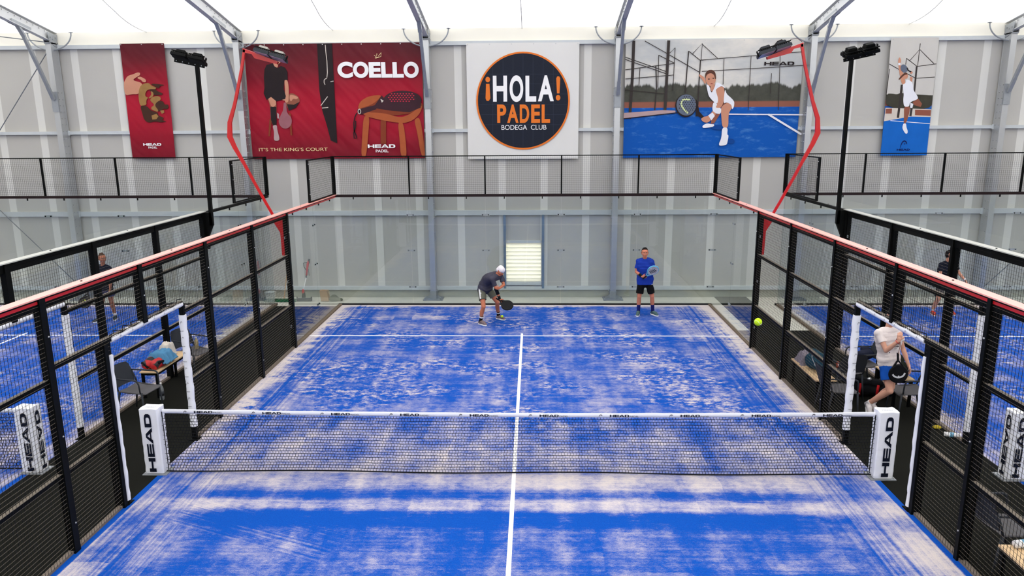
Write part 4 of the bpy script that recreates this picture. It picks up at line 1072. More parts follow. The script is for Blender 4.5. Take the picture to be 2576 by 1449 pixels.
    for s in (-1, 1):
        b.cap(h(s*.077, -.004, .014), h(s*.079, .0, -.016), .014*sc, .010*sc, 8); b.cap(h(s*.083, -.016, .022), h(s*.08, -.008, -.014), .009*sc, .007*sc, 8)
    for s in ('L', 'R'):
        q = J['hand'+s]; hand_caps(b, J['wr'+s], q[0], q[1], q[2], q[3], sc, q[4] if len(q) > 4 else .35)
    link('body', remesh(b, 'body', sk, vox, 2, .45, ground, root), t, root)
    e = MB()
    for s in (-1, 1): e.ball(h(s*.031, .076, .008), (.0135*sc, .009*sc, .0075*sc), 10, 8, (r, f, u))
    e.mat(1)
    for s in (-1, 1): e.ball(h(s*.031, .0835, .008), (.006*sc,)*3, 8, 6)
    e.build('eyes', ['eye_white', 'eye_dark'], t, True)
    hc = hair or 'eye_dark'
    e = MB()
    for s in (-1, 1): e.cap(h(s*.048, .082, .027), h(s*.018, .088, .031), .0045*sc, .0055*sc, 6)
    e.build('eyebrows', hc, t, True)
    MB().cap(h(-.02, .089, -.056), h(.02, .089, -.056), .0045*sc, None, 6).build('mouth', 'lip', t, True)
    if hair:
        e = MB(); e.cap(h(0, -.038, .048), h(0, -.006, .066), .083*sc, .066*sc, 16); e.cap(h(-.03, -.05, .0), h(.03, -.05, .0), .062*sc); e.cap(h(0, -.06, -.02), h(0, -.055, -.06), .05*sc, .035*sc)
        for i in range(26):
            a = random.uniform(0, 6.28); q = random.uniform(.3, 1.); p = h(sin(a)*.07*q, -.03+cos(a)*.075*q, .055+.075*sqrt(max(0, 1-q*q))); e.cap(p, p+u*.012+f*.006, .016*sc, .008*sc, 6)
        for s in (-1, 1): e.cap(h(s*.068, .012, .03), h(s*.075, .004, .0), .014*sc, .009*sc, 8)
        link('hair', remesh(e, 'hair', hc, .006, 1, .4, None, root, .003, 60), t, root)
    if J.get('cap'):
        e = MB(); e.cap(h(0, -.03, .05), h(0, .012, .05), .087*sc, .084*sc, 16); e.cap(h(-.03, -.045, .01), h(.03, -.045, .01), .066*sc)
        link('cap', remesh(e, 'cap', J['cap'], .006, 2, .5, None, root), t, root)
    # garments
    c = clothes
    b = MB(); torso(b, .018)
    sh = c.get('sleeve', .62)
    for s in ('L', 'R'):
        a, e_ = J['sh'+s], J['el'+s]; m_ = a.lerp(e_, sh*.5); e2 = a.lerp(e_, sh)
        b.cap(a, m_, .064*sc, .058*sc); b.tube([a.lerp(e_, .1), m_, e2], [.058*sc, .06*sc, .064*sc], 16)
    hem = c.get('hem', .10); dn = -sn if sn.z > .8 else (-sn*.5-UZ*.5).normalized()
    for q in (-.06, -.02, .02, .06): b.tube([pel+hlat*q*1.25+sn*.12, pel+hlat*q*1.25, pel+hlat*q*1.3+dn*hem], [.118*sc, .122*sc, .126*sc], 20)
    so = link('shirt', remesh(b, 'shirt', c['shirt'], .008, 2, .5, None, root, .014, 9), t, root)
    b = MB(); g = c.get('flare', .0)
    b.cap(pel-hlat*.065+sn*.03, pel+hlat*.065+sn*.03, .108*sc, .108*sc); b.cap(pel-hlat*.06-sn*.05, pel+hlat*.06-sn*.05, .112*sc)
    for s in ('L', 'R'):
        hh, kk_ = J['hip'+s], J['kn'+s]; e2 = hh.lerp(kk_, c.get('short', .62)); d_ = (kk_-hh).normalized()
        b.cap(hh, hh.lerp(kk_, .25), .098*sc, .095*sc); b.tube([hh, hh.lerp(e2, .5), e2], [.096*sc, .094*sc, (.088+g)*sc], 18)
    link('shorts', remesh(b, 'shorts', c['shorts'], .008, 2, .5, None, root, .010, 9), t, root)
    for s in ('L', 'R'):
        a, to, kn = J['an'+s], J['toe'+s], J['kn'+s]
        b = MB(); foot_caps(b, a, to, 1.0); shoe = link('shoe', remesh(b, 'shoe', c['shoe'], .006, 2, .5, None if a.z > .3 else .012, root), t, root)
        d = (to-a); d.z = 0; d.normalize(); n = d.cross(UZ); hl = V((a.x, a.y, max(.0, a.z-.095)))-d*.06; e2 = V((to.x, to.y, max(.0, to.z-.035)))+d*.035
        pts = [hl-n*.03, hl+d*.1-n*.042, e2-d*.07-n*.05, e2-n*.02, e2+n*.02, e2-d*.07+n*.05, hl+d*.1+n*.042, hl+n*.03]
        MB().prism(pts, (0, 0, .022)).build('sole', c.get('sole', 'print_white'), shoe)
        b = MB()
        for i in range(4): m_ = a+d*(.05+.022*i)+UZ*(-.005-.013*i); b.cap(m_-n*.022, m_+n*.022, .0045, None, 6)
        b.build('laces', c.get('lace', 'print_white'), shoe, True)
        ax = (kn-a).normalized(); b = MB(); L = c.get('sockh', .13)
        b.tube([a-ax*.04, a+ax*.03, a+ax*(L-.02), a+ax*L], [.046*sc, .042*sc, .047*sc, .047*sc], 14)
        sockm = c['sock']; so2 = b.build('sock', sockm, t, True)
        if c.get('sockband'): MB().tube([a+ax*(L-.05), a+ax*(L-.012)], .0485*sc, 14).build('sock_band', c['sockband'], so2, True)
    SHIRT[t] = so
    return t, J, (r, f, u), root, sn, lat, fwd
def racket(lab, grip, face_c, n, m_face, m_edge, marks=None, grp='padel rackets held by the players'):
    """teardrop padel racket: grip end, centre of the face, face normal"""
    grip, fc, n = V(grip), V(face_c), V(n); u = (fc-grip).normalized(); n = (n-u*n.dot(u)).normalized(); s = u.cross(n)
    t = thing('padel_racket', lab, 'racket', fc, grp)
    R_ = .130; base = fc-u*.0
    out = []
    for i in range(40):
        a = 2*pi*i/40; x = sin(a)*R_; y = -cos(a)*R_
        if y < 0: y *= 1.12; x *= (1-.30*max(0, (-y/R_-.35))**1.3)
        out.append((x, y))
    P = lambda x, y, z: base+s*x+u*y+n*z
    b = MB(); b.prism([P(x*.985, y*.985, -.019) for x, y in out], n*.038)
    f = b.build('face', m_face, t)
    b = MB(); b.tube([P(x, y, 0) for x, y in out+out[:1]], .0195, 8, False); b.build('frame', m_edge, t, True)
    b = MB(); b.beam(P(-.075, -.115, 0), P(-.012, -.215, 0), .02, .03, n).beam(P(.075, -.115, 0), P(.012, -.215, 0), .02, .03, n).beam(P(-.05, -.135, 0), P(.05, -.135, 0), .02, .03, n)
    b.build('throat', m_edge, t)
    b = MB(); b.tube([P(0, -.205, 0), P(0, -.23, 0), P(0, -.34, 0), P(0, -.345, 0)], [.016, .0165, .0175, .020], 12); b.build('handle', 'black_fabric', t, True)
    b = MB()
    for i in range(-4, 5):
        for j in range(-3, 5):
            x, y = i*.023+(j % 2)*.0115, j*.023
            if x*x+y*y < .098**2:
                for sg in (-1, 1): b.tube([P(x, y, sg*.0185), P(x, y, sg*.0196)], .0055, 8)
    b.build('holes', 'black_fabric', f)
    return t, P, f, s, u, n
for nm, c in (('skin_tan', (186, 112, 84)), ('skin_ruddy', (196, 122, 96)), ('skin_pale', (214, 160, 136)), ('skin_brown', (160, 104, 80)), ('skin_light', (206, 146, 118))): k(nm, c, rough=.55, var=.07, vs=18)
k('tee_charcoal', (66, 64, 76), rough=.9, var=.1, vs=10, bump=.3, bs=25); k('tee_blue', (26, 54, 150), rough=.85, var=.1, vs=8, bump=.3, bs=20); k('tee_white', (234, 222, 218), rough=.85, var=.04, bump=.35, bs=16)
k('tee_navy', (18, 22, 36), rough=.9, var=.1); k('shorts_olive', (96, 96, 84), rough=.9, var=.08, bump=.3, bs=20); k('shorts_black', (12, 12, 15), rough=.9); k('shorts_blue', (20, 82, 176), rough=.8, var=.08, bump=.3, bs=18)
k('shorts_navy', (34, 44, 96), rough=.9); k('shorts_grey', (52, 54, 58), rough=.9); k('shoe_white', (222, 214, 212), rough=.6, var=.1, vs=20); k('shoe_green', (74, 96, 96), rough=.6, var=.12, vs=20); k('shoe_dark', (34, 50, 60), rough=.6); k('shoe_red', (196, 62, 46), rough=.6, var=.2, vs=30)
k('shoe_mixed', (120, 102, 102), rough=.6, var=.5, vs=14); k('sock_black', (18, 18, 20), rough=.9); k('sock_navy', (26, 30, 96), rough=.9); k('sock_white', (226, 222, 220), rough=.9); k('cap_white', (226, 218, 220), rough=.85, var=.04); k('hair_dark', (22, 18, 17), rough=.8, var=.3, vs=40); k('hair_brown', (74, 54, 42), rough=.8, var=.3, vs=40)
k('racket_black', (12, 12, 15), rough=.5, var=.2, vs=30); k('racket_blue', (90, 170, 206), rough=.4, var=.2, vs=20); k('racket_graphic', (196, 190, 196), rough=.4, var=.9, vs=26)

# --- player bending over the ball
J = dict(hipR=(-1.0, 8.10, .83), hipL=(-.86, 8.27, .83), shR=(-.72, 7.84, 1.17), shL=(-.53, 8.08, 1.20), head=(-.525, 7.93, 1.335), f=V((.75, -.6, 0)), hf=(.62, -.55, -.62), hu=(.5, -.3, .8), bend=V((-.05, .05, .09)),
         elR=(-.63, 7.86, .90), wrR=(-.545, 7.88, .655), elL=(-.45, 8.0, .98), wrL=(-.56, 7.86, .92), knR=(-.94, 7.86, .47), knL=(-.62, 8.24, .49), anR=(-1.02, 7.93, .105), anL=(-.61, 8.45, .105), toeR=(-.90, 7.83, .04), toeL=(-.47, 8.36, .04),
         handR=(( .5, -.1, -.7), (.2, .9, .1), (.7, .1, .4), 1.25, .5), handL=((-.3, -.5, .2), (0, .5, -.8), (0, 0, 1), .6), cap='cap_white')
t, J, fr_, root, sn, lat, fwd = person('man in grey shirt and white cap bending over the ball with a black racket', J, 'skin_tan',
    dict(shirt='tee_charcoal', shorts='shorts_olive', shoe='shoe_mixed', sock='sock_black', sockband='sock_white', sleeve=.68, hem=.03, short=.60, flare=.01, lace='ink'), .98, 'players on the middle court')
b = MB().tube([J['elR'].lerp(J['shR'], .12), J['elR'], J['elR'].lerp(J['wrR'], .5)], [.048, .044, .044], 14); b.build('elbow_sleeve', 'black_fabric', t, True)
b = MB().tube([J['elR'].lerp(J['wrR'], .66), J['elR'].lerp(J['wrR'], .98)], [.037, .033], 12); b.build('wristband', 'black_fabric', t, True)
b = MB()   # white side stripes of the shorts
hp, kn = J['hipR'], J['knR']; dd = (kn-hp).normalized(); oo = V((-.25, -.97, 0)).normalized()
for q in (-.022, -.004, .014):
    for i in range(5): pa, pb = hp+dd*(-.07+.055*i), hp+dd*(-.07+.055*(i+1)); sd = V((1, 0, 0))*q; b.beam(pa+oo*(.103-.0*i)+sd, pb+oo*(.101)+sd, .012, .014, oo)
b.build('side_stripe', 'print_white', t)
racket('black padel racket held low by the man in the white cap', (-.53, 7.84, .62), (-.36, 7.74, .535), (.5, -.8, .35), 'racket_black', 'racket_black')
def tennis_ball(c, lab, grp):
    o = MB().ball(c, .0335, 20, 14).build('tennis_ball', 'ball_felt', smooth=True, origin=c); tag(o, lab, 'ball', grp)
    pts = [V(c)+V((cos(a)*.7+.0, sin(a)*.7, .45*sin(2*a))).normalized()*.0336 for a in [2*pi*i/40 for i in range(41)]]
    MB().tube(pts, .0012, 5, False).build('seam', 'print_white', o)
tennis_ball(tuple(at(1263, 796, 1, 8.30)), 'yellow ball just above the shoe of the player in the white cap', 'yellow balls in play')
tennis_ball(tuple(at(1907, 810, 1, -3.3)), 'yellow ball flying near the camera in front of the right glass edge', 'yellow balls in play')

# --- player in blue
J = dict(hipR=(2.995, 8.88, .88), hipL=(3.175, 8.88, .88), shR=(2.905, 8.88, 1.405), shL=(3.235, 8.88, 1.405), head=(3.055, 8.84, 1.61), f=V((0, -1, 0)), hf=(-.05, -1, -.02),
         elR=(2.855, 8.86, 1.13), wrR=(2.98, 8.68, 1.045), elL=(3.30, 8.83, 1.14), wrL=(3.27, 8.66, 1.20), knR=(2.945, 8.84, .50), knL=(3.27, 8.84, .50), anR=(2.945, 8.9, .105), anL=(3.31, 8.9, .105), toeR=(2.90, 8.74, .04), toeL=(3.40, 8.76, .04),
         handR=((.95, -.3, -.05), (-.1, .6, -.7), (.1, -.1, 1), .9, .5), handL=((-.3, -.5, .5), (-.6, -.5, -.2), (.2, .2, 1), .4))
t, J, fr_, root, sn, lat, fwd = person('man in blue shirt and black shorts standing at the back glass', J, 'skin_ruddy', dict(shirt='tee_blue', shorts='shorts_black', shoe='shoe_green', sock='sock_navy', sleeve=.66, hem=.07, short=.80, flare=.004, sockh=.18), 1.0, 'players on the middle court', hair='hair_dark')
MB().tube([J['elR'].lerp(J['wrR'], .55), J['elR'].lerp(J['wrR'], .96)], [.038, .033], 12).build('wristband', 'black_fabric', t, True)
MB().box(3.235, 3.262, 8.765, 8.768, .82, .832).build('shorts_mark', 'print_white', t)
t, P, f, s_, u_, n_ = racket('blue and white padel racket held by the man in the blue shirt', (3.03, 8.60, 1.04), (3.22, 8.52, 1.235), (.62, -.75, .25), 'racket_graphic', 'racket_blue')
b = MB()
for i in range(5): b.beam(P(-.07+.012*i, -.07+.03*i, .0195), P(.03+.012*i, -.09+.03*i, .0195), .016, .002, n_)
b.build('printed_marks', 'ink', f)

# --- man behind the padded door
J = dict(hipR=(6.0, 2.20, .93), hipL=(6.17, 2.28, .93), shR=(5.84, 2.17, 1.44), shL=(6.185, 2.27, 1.445), head=(6.03, 2.20, 1.67), f=V((-.25, -1, 0)), hf=(-.2, -1, -.35), hair=1,
         elR=(5.915, 2.02, 1.18), wrR=(6.02, 1.86, 1.395), elL=(6.29, 2.24, 1.15), wrL=(6.35, 2.13, .91), knR=(6.045, 2.02, .50), knL=(6.15, 2.20, .50), anR=(5.87, 2.34, .16), anL=(5.985, 2.45, .13), toeR=(5.84, 2.20, .05), toeL=(5.98, 2.30, .045),
         handR=((.12, .05, 1), (.3, .9, -.1), (.9, -.25, 0), .55, .3), handL=((.25, -.35, -.9), (-.9, .2, -.1), (-.2, -.95, .2), .35))
t, J, fr_, root, sn, lat, fwd = person('man in white shirt and blue shorts, racket hanging from his wrist, behind the door header', J, 'skin_pale', dict(shirt='tee_white', shorts='shorts_blue', shoe='shoe_white', sock='sock_white', sleeve=.55, hem=.03, short=.62, flare=.022, sockh=.06, lace='ink'), 1.0, hair='hair_dark', ground=0)
b = MB(); c = J['elR'].lerp(J['wrR'], .9); ax = (J['wrR']-J['elR']).normalized(); o1 = ax.orthogonal().normalized(); o2 = ax.cross(o1)
b.tube([c+(o1*cos(a)+o2*sin(a))*.033 for a in [2*pi*i/18 for i in range(19)]], .004, 6, False); b.build('red_bracelet', k('bracelet_red', (200, 30, 40), rough=.6), t)
from mathutils.bvhtree import BVHTree
def shirt_print(t, root, quads, eye, m):
    """small flat prints pressed onto the cloth; quads given on the plane y = eye"""
    so = SHIRT[t]; me = so.data; bv = BVHTree.FromPolygons([v.co+root for v in me.vertices], [tuple(p.vertices) for p in me.polygons]); b = MB()
    for x, z, w_, h_ in quads:
        n = 6; g = []
        for j in (0, 1):
            for i in range(n+1):
                p = V((x+w_*i/n, eye, z+h_*j)); hit = bv.ray_cast(p, V((0, 1, 0)), 1.)[0]
                g.append(p if hit is None else hit-V((0, .002, 0)))
        b.add(g, [(i, i+1, n+2+i, n+1+i) for i in range(n)])
    return b.build('shirt_print', m, t)
L = []
for (w_, h_, z, x) in ((.028, .010, 1.34, 6.10), (.028, .010, 1.34, 6.14), (.055, .006, 1.295, 6.08), (.05, .004, 1.282, 6.08)): L.append((x, z, w_, h_))
for r_, (z, x0, n_) in enumerate(((1.245, 6.055, 7), (1.205, 6.035, 8))):
    for i in range(n_): L.append((x0+.0185*i, z+.003*(i % 2), .012, .020+.006*((i*5+r_) % 3))); 
    L.append((x0, z+.008, .0185*n_, .004))
L += [(6.08, 1.185, .06, .005), (6.085, 1.165, .045, .003), (6.00, 1.12, .02, .014)]
shirt_print(t, root, L, 1.7, 'ink')
b = MB(); t2, P, f, s_, u_, n_ = racket('black padel racket hanging by its strap from the wrist of the man in white', (6.045, 1.90, 1.17), (6.075, 1.88, .835), (-.1, -1, .1), 'racket_black', 'racket_black')
k('mark_grey', (196, 196, 200), rough=.5)
b = MB(); pts = []
for i in range(13): a = radians(200+150*i/12); pts.append((cos(a)*.095, sin(a)*.085+.035))
pts = [(-x, -y) for x, y in pts]
for i in range(12):
    (x0, y0), (x1, y1) = pts[i], pts[i+1]; b.beam(P(x0, y0, .0205), P(x1, y1, .0205), .026, .002, n_)
b.ball(P(-.0, .03, .019), (.014, .003, .011), 10, 6)
b.build('arch_mark', 'mark_grey', f)
b = MB().tube([J['wrR']+V((.0, -.02, .0)), (6.045, 1.86, 1.30), (6.042, 1.88, 1.17)], .004, 6).tube([J['wrR']+V((.02, -.0, .0)), (6.055, 1.87, 1.30), (6.05, 1.9, 1.17)], .004, 6)
b.build('wrist_strap', k('strap_brown', (150, 110, 96), rough=.7), t2)

# --- players on the neighbouring courts
J = dict(hipR=(-10.55, 8.38, .86), hipL=(-10.37, 8.30, .86), shR=(-10.63, 8.38, 1.36), shL=(-10.29, 8.28, 1.36), head=(-10.42, 8.27, 1.60), f=V((.3, -1, 0)), hf=(.75, -.7, -.1),
         elR=(-10.72, 8.25, 1.09), wrR=(-10.72, 8.05, .90), elL=(-10.27, 8.25, 1.08), wrL=(-10.27, 8.18, .83), knR=(-10.58, 8.28, .48), knL=(-10.36, 8.32, .48), anR=(-10.62, 8.20, .10), anL=(-10.37, 8.43, .10), toeR=(-10.72, 8.08, .04), toeL=(-10.32, 8.30, .04),
         handR=((-.3, -.6, -.6), (.9, -.3, 0), (0, -.5, .8), 1.2, .5), handL=((.05, -.1, -1), (-1, 0, 0), (0, -1, 0), .4))
person('man in black shirt and navy shorts on the left neighbouring court', J, 'skin_brown', dict(shirt='tee_navy', shorts='shorts_navy', shoe='shoe_dark', sock='sock_white', sleeve=.66, hem=.06, short=.6, flare=.02, sockh=.08), .98, 'players on the side courts', hair='hair_brown', vox=.009)
t, P, f, s_, u_, n_ = racket('black padel racket with lime marks on the left neighbouring court', (-10.70, 7.98, .84), (-10.74, 7.85, .58), (.2, -1, .3), 'racket_black', 'racket_black')
b = MB(); b.beam(P(-.05, -.02, .02), P(.03, -.06, .02), .02, .003, n_).beam(P(-.03, .03, .02), P(.05, -.01, .02), .015, .003, n_).build('printed_marks', k('lime', (200, 220, 60), rough=.5), f)
J = dict(hipR=(10.50, 8.98, .80), hipL=(10.68, 9.0, .80), shR=(10.40, 8.88, 1.30), shL=(10.74, 8.92, 1.31), head=(10.575, 8.85, 1.535), f=V((.25, -1, 0)), hf=(.8, -.6, -.1),
         elR=(10.36, 8.80, 1.04), wrR=(10.46, 8.62, .92), elL=(10.86, 8.85, 1.07), wrL=(10.97, 8.78, .93), knR=(10.40, 8.82, .45), knL=(10.76, 8.84, .45), anR=(10.36, 8.95, .10), anL=(10.80, 9.0, .10), toeR=(10.34, 8.80, .04), toeL=(10.86, 8.86, .04),
         handR=((.6, -.5, -.2), (.3, .6, -.6), (0, 0, 1), .9), handL=((.5, -.2, -.8), (-.6, 0, -.3), (0, -1, 0), .5))
t, J, fr_, root, sn, lat, fwd = person('man in black shirt and red shoes on the right neighbouring court', J, 'skin_light', dict(shirt='tee_navy', shorts='shorts_grey', shoe='shoe_red', sock='sock_white', sleeve=.6, hem=.05, short=.85, flare=.02, sockh=.06), .98, 'players on the side courts', hair='hair_dark', vox=.009)
MB().tube([J['elL'].lerp(J['wrL'], .82), J['elL'].lerp(J['wrL'], 1.0)], [.034, .031], 12).build('wristband', 'sock_white', t, True)
MB().box(10.545, 10.575, 8.755, 8.760, 1.09, 1.125).build('shirt_logo', 'print_white', t)

# ================================================================== FURNITURE IN THE WALKWAYS
def armchair(lab, loc, rz, grp='grey plastic armchairs in the walkways'):
    """moulded stacking armchair; faces +x before turning"""
    t = thing('armchair', lab, 'chair', (0, 0, 0), grp)
    b = MB(); nu, nv = 14, 12; vs = []; fs = []
    for i in range(nu+1):
        u = i/nu
        for j in range(nv+1):
            v = j/nv*2-1; hw = .235-.02*u; x = -.22+.46*u; z = .445-.03*sin(pi*u)+.014*v*v-(.03*max(0, u-.8)/.2)
            vs.append((x, v*hw, z))
    fs = [(i*(nv+1)+j, (i+1)*(nv+1)+j, (i+1)*(nv+1)+j+1, i*(nv+1)+j+1) for i in range(nu) for j in range(nv)]
    b.add(vs, fs); b.add([(x, y, z-.012) for x, y, z in vs], [f[::-1] for f in fs])
    b.tube([(-.22, -.235, .45), (.22, -.22, .42), (.24, -.2, .41), (.24, .2, .41), (.22, .22, .42), (-.22, .235, .45)], .012, 8)
    b.build('seat', 'grey_seat', t, True)
    b = MB(); vs = []
    for i in range(nu+1):
        u = i/nu
        for j in range(nv+1):
            v = j/nv*2-1; hw = .22+.015*sin(pi*u)-(.035*max(0, u-.85)/.15); x = -.245-.10*u-.025*(1-v*v)+.0; z = .50+.35*u-.012*v*v*u
            vs.append((x, v*hw, z))
    b.add(vs, [f[::-1] for f in fs]); b.add([(x-.012, y, z) for x, y, z in vs], fs)
    b.build('backrest', 'dark_plastic', t, True)
    for s in (-1, 1):
        b = MB(); b.tube([(-.30, s*.235, .68), (-.1, s*.26, .675), (.12, s*.265, .67), (.165, s*.262, .65), (.185, s*.258, .6), (.19, s*.245, .44)], [.012, .015, .016, .015, .013, .012], 8); b.build('armrest', 'dark_plastic', t, True)
        b = MB(); b.tube([(-.22, s*.235, .45), (-.25, s*.235, .56), (-.31, s*.235, .70)], .013, 8); b.build('back_support', 'dark_plastic', t, True)
        for x0, x1 in ((-.21, -.29), (.2, .23)):
            b = MB(); b.tube([(x0, s*.225, .44), (x1, s*.245, .0)], [.018, .012], 8); b.build('leg', 'dark_plastic', t, True)
    t.location = loc; t.rotation_euler = (0, 0, rz); W[t] = V(loc); return t
proto = armchair('grey plastic armchair facing the court in the left walkway, nearest the net', (-6.40, 2.19, 0), radians(-8))
def chair(lab, loc, rz): return dup(proto, loc, rz, lab)
chair('dark armchair with a bottle on its seat, farther along the left walkway', (-6.45, 4.35, 0), radians(-20))
chair('grey armchair facing the court behind the man in white', (6.47, 2.26, 0), radians(176))
chair('grey armchair left of the man in white, by the far white door post', (6.30, 3.65, 0), radians(186))
chair('grey armchair with brown sports shoes on its seat, behind the right cage mesh', (5.78, 3.2, 0), radians(96))
chair('grey armchair close behind the right cage mesh, left of the far door post', (5.36, 2.32, 0), radians(2))
chair('grey armchair beside the wooden table at the lower right corner', (5.44, -2.0, 0), radians(6))
def table(lab, x0, x1, y0, y1, z, grp='low wooden tables in the walkways'):
    t = thing('low_table', lab, 'table', ((x0+x1)/2, (y0+y1)/2, 0), grp)
    b = MB().box(x0, x1, y0, y1, z-.022, z); b.build('table_top', 'wood_top', t)
    b = MB().box(x0+.02, x1-.02, y0+.02, y0+.05, z-.07, z-.022).box(x0+.02, x1-.02, y1-.05, y1-.02, z-.07, z-.022).box(x0+.02, x0+.05, y0+.02, y1-.02, z-.07, z-.022).box(x1-.05, x1-.02, y0+.02, y1-.02, z-.07, z-.022); b.build('table_frame', 'black_metal', t)
    for x in (x0+.02, x1-.06):
        for y in (y0+.02, y1-.06): MB().box(x, x+.04, y, y+.04, 0, z-.07).build('leg', 'black_metal', t)
    return t
table('wooden table with a red bag and blue towel in the left walkway', -6.75, -6.42, 2.85, 4.10, .50)
table('wooden table under the black bag behind the man in white', 6.38, 6.72, 2.58, 3.3, .50)
table('wooden table by the mesh under the teal bag in the right walkway', 5.10, 5.46, 2.66, 3.9, .45)
table('wooden table with cans at the lower right corner', 5.08, 5.44, -3.6, -2.45, .47)
def soft(nm, lab, cat, m, caps, grp=None, ground=None, wr=.012, ws=12, it=3, vox=.010, extra=None):
    b = MB()
    for q in caps: b.cap(q[0], q[1], q[2], q[3] if len(q) > 3 else None)
    c = V(caps[0][0]); o = V((c.x, c.y, ground if ground is not None else c.z-caps[0][2]))
    ob = link(nm, remesh(b, nm, m, vox, it, .5, ground, o, wr, ws), None, o); tag(ob, lab, cat, grp); return ob
k('bag_red', (190, 26, 30), rough=.6, var=.12, vs=12); k('towel_blue', (84, 138, 176), rough=.95, var=.1, vs=14, bump=.6, bs=160); k('cloth_cream', (214, 204, 190), rough=.95, var=.06, bump=.5, bs=120); k('bag_teal', (22, 62, 78), rough=.7, var=.15, vs=10); k('bag_navy', (26, 30, 48), rough=.75, var=.15, vs=10)
k('plaid', (132, 124, 134), rough=.95, var=.6, vs=22); k('bag_camo', (30, 34, 28), rough=.9, var=.5, vs=16)
T = .505
DY = -.12
# red and dark racket bag on the left table, towel over it
o = soft('sports_bag', 'red and black sports bag on the left table', 'bag', 'bag_red_black', [((-6.67, 2.98, T+.09), (-6.67, 3.32, T+.10), .09, .10), ((-6.53, 2.98, T+.085), (-6.51, 3.34, T+.09), .085, .095)], 'bags on tables and floor', T)
b = MB(); b.tube([(-6.73, 2.94, T+.14), (-6.67, 2.91, T+.12), (-6.61, 2.91, T+.05)], .022, 8).tube([(-6.45, 2.98, T+.13), (-6.435, 3.18, T+.11), (-6.44, 3.33, T+.06)], .024, 8)
b.build('dark_panels', 'black_fabric', o, True)
def drape(nm, lab, m, cx, cy, w_, d_, z, seed, grp, hang=.16, top=.0):
    b = MB(); n = 34; vs = []
    for i in range(n+1):
        for j in range(n+1):
            u, v = i/n*2-1, j/n*2-1; r = max(abs(u), abs(v)); x = cx+u*w_*(1+.12*noise.noise(V((u*2, v*2, seed)))); y = cy+v*d_*(1+.12*noise.noise(V((v*2, u*2, seed+5))))
            zz = z+.05*(1-u*u)*(1-v*v)+.05*noise.noise(V((u*2.2, v*2.2, seed)))+.02*noise.noise(V((u*6, v*6, seed)))-hang*max(0, r-.62)**1.3*1.8+top*max(0, 1-((u-.3)**2+(v-.2)**2)*3)
            vs.append((x, y, zz))
    fs = [(i*(n+1)+j, (i+1)*(n+1)+j, (i+1)*(n+1)+j+1, i*(n+1)+j+1) for i in range(n) for j in range(n)]
    b.add(vs, fs); b.add([(x, y, zz-.008) for x, y, zz in vs], [f[::-1] for f in fs])
    rim = [i*(n+1) for i in range(n+1)]+[n*(n+1)+j for j in range(1, n+1)]+[i*(n+1)+n for i in range(n-1, -1, -1)]+[j for j in range(n-1, 0, -1)]
    N0 = (n+1)**2; L = len(rim); b.f += [[rim[i], rim[(i+1) % L], N0+rim[(i+1) % L], N0+rim[i]] for i in range(L)]; b.mi += [0]*L
    o = b.build(nm, m, smooth=True, origin=(cx, cy, z)); tag(o, lab, 'towel' if nm == 'towel' else 'clothing', grp); return o
drape('towel', 'rumpled light blue towel draped over the red bag', 'towel_blue', -6.58, 3.33, .20, .24, T+.21, 3.3, 'cloths lying on the left table', .30)
drape('towel', 'small cream cloth on top of the blue towel', 'cloth_cream', -6.57, 3.54, .12, .15, T+.29, 8.1, 'cloths lying on the left table', .42)
def bottle(c, lab, r=.033, h=.22, cap_m='print_white', body=None, lie=None, label_m=None, grp='drink bottles and cans', nm='bottle'):
    c = V(c); ax = None
    if lie: d = V(lie).normalized(); a = d.cross(UZ).normalized(); ax = (a, d.cross(a), d)
    t = thing(nm, lab, nm.split('_')[-1], c, grp)
    MB().lathe([(r*.8, 0), (r, .008), (r, h*.62), (r*.85, h*.72), (r*.4, h*.88), (r*.38, h*.93)], c, 18, ax).build('bottle_body', body or 'bottle_clear', t, True)
    MB().lathe([(r*.45, h*.93), (r*.45, h)], c, 14, ax).build('cap', cap_m, t)
    if label_m: MB().lathe([(r*1.02, h*.25), (r*1.02, h*.5)], c, 18, ax).build('label', label_m, t, True)
def m_plastic():
    m, p = newmat('bottle_clear'); p.inputs['Base Color'].default_value = (.9, .95, .97, 1); p.inputs['Transmission Weight'].default_value = .8; p.inputs['Roughness'].default_value = .08; p.inputs['IOR'].default_value = 1.33; return m
K['bottle_clear'] = m_plastic()
bottle((-6.36, 2.80, 0), 'clear water bottle standing on the floor under the near left armchair', .04, .32, label_m='dark_plastic')
bottle((-6.42, 4.42, .455), 'pale bottle standing on the seat of the far left armchair', .036, .24, body=k('bottle_tan', (176, 160, 120), rough=.4), cap_m='alu_light')
bottle((-6.30, 3.62, .033), 'small can lying on the floor under the left table', .033, .16, body='alu_light', lie=(1, -.3, 0), label_m='dark_plastic', nm='drink_can')
def tube_can(c, lab, r=.037, h=.21, lie=None, body='print_white', lid=None):
    c = V(c); ax = None
    if lie: d = V(lie).normalized(); a = d.cross(UZ).normalized(); ax = (a, d.cross(a), d)
    t = thing('ball_can', lab, 'can', c, 'drink bottles and cans')
    MB().lathe([(r, 0), (r, h)], c, 20, ax).build('can_body', body, t, True)
    MB().lathe([(r*1.05, h), (r*1.05, h+.012)], c, 20, ax).build('lid', lid or 'print_white', t, True)
    MB().lathe([(r*1.015, h*.35), (r*1.015, h*.6)], c, 20, ax).build('label_band', k('can_blue', (110, 170, 200), rough=.4), t, True)
tube_can((6.62, 1.38, .037), 'white ball can lying on the floor inside the right mesh', lie=(1, -.35, 0))
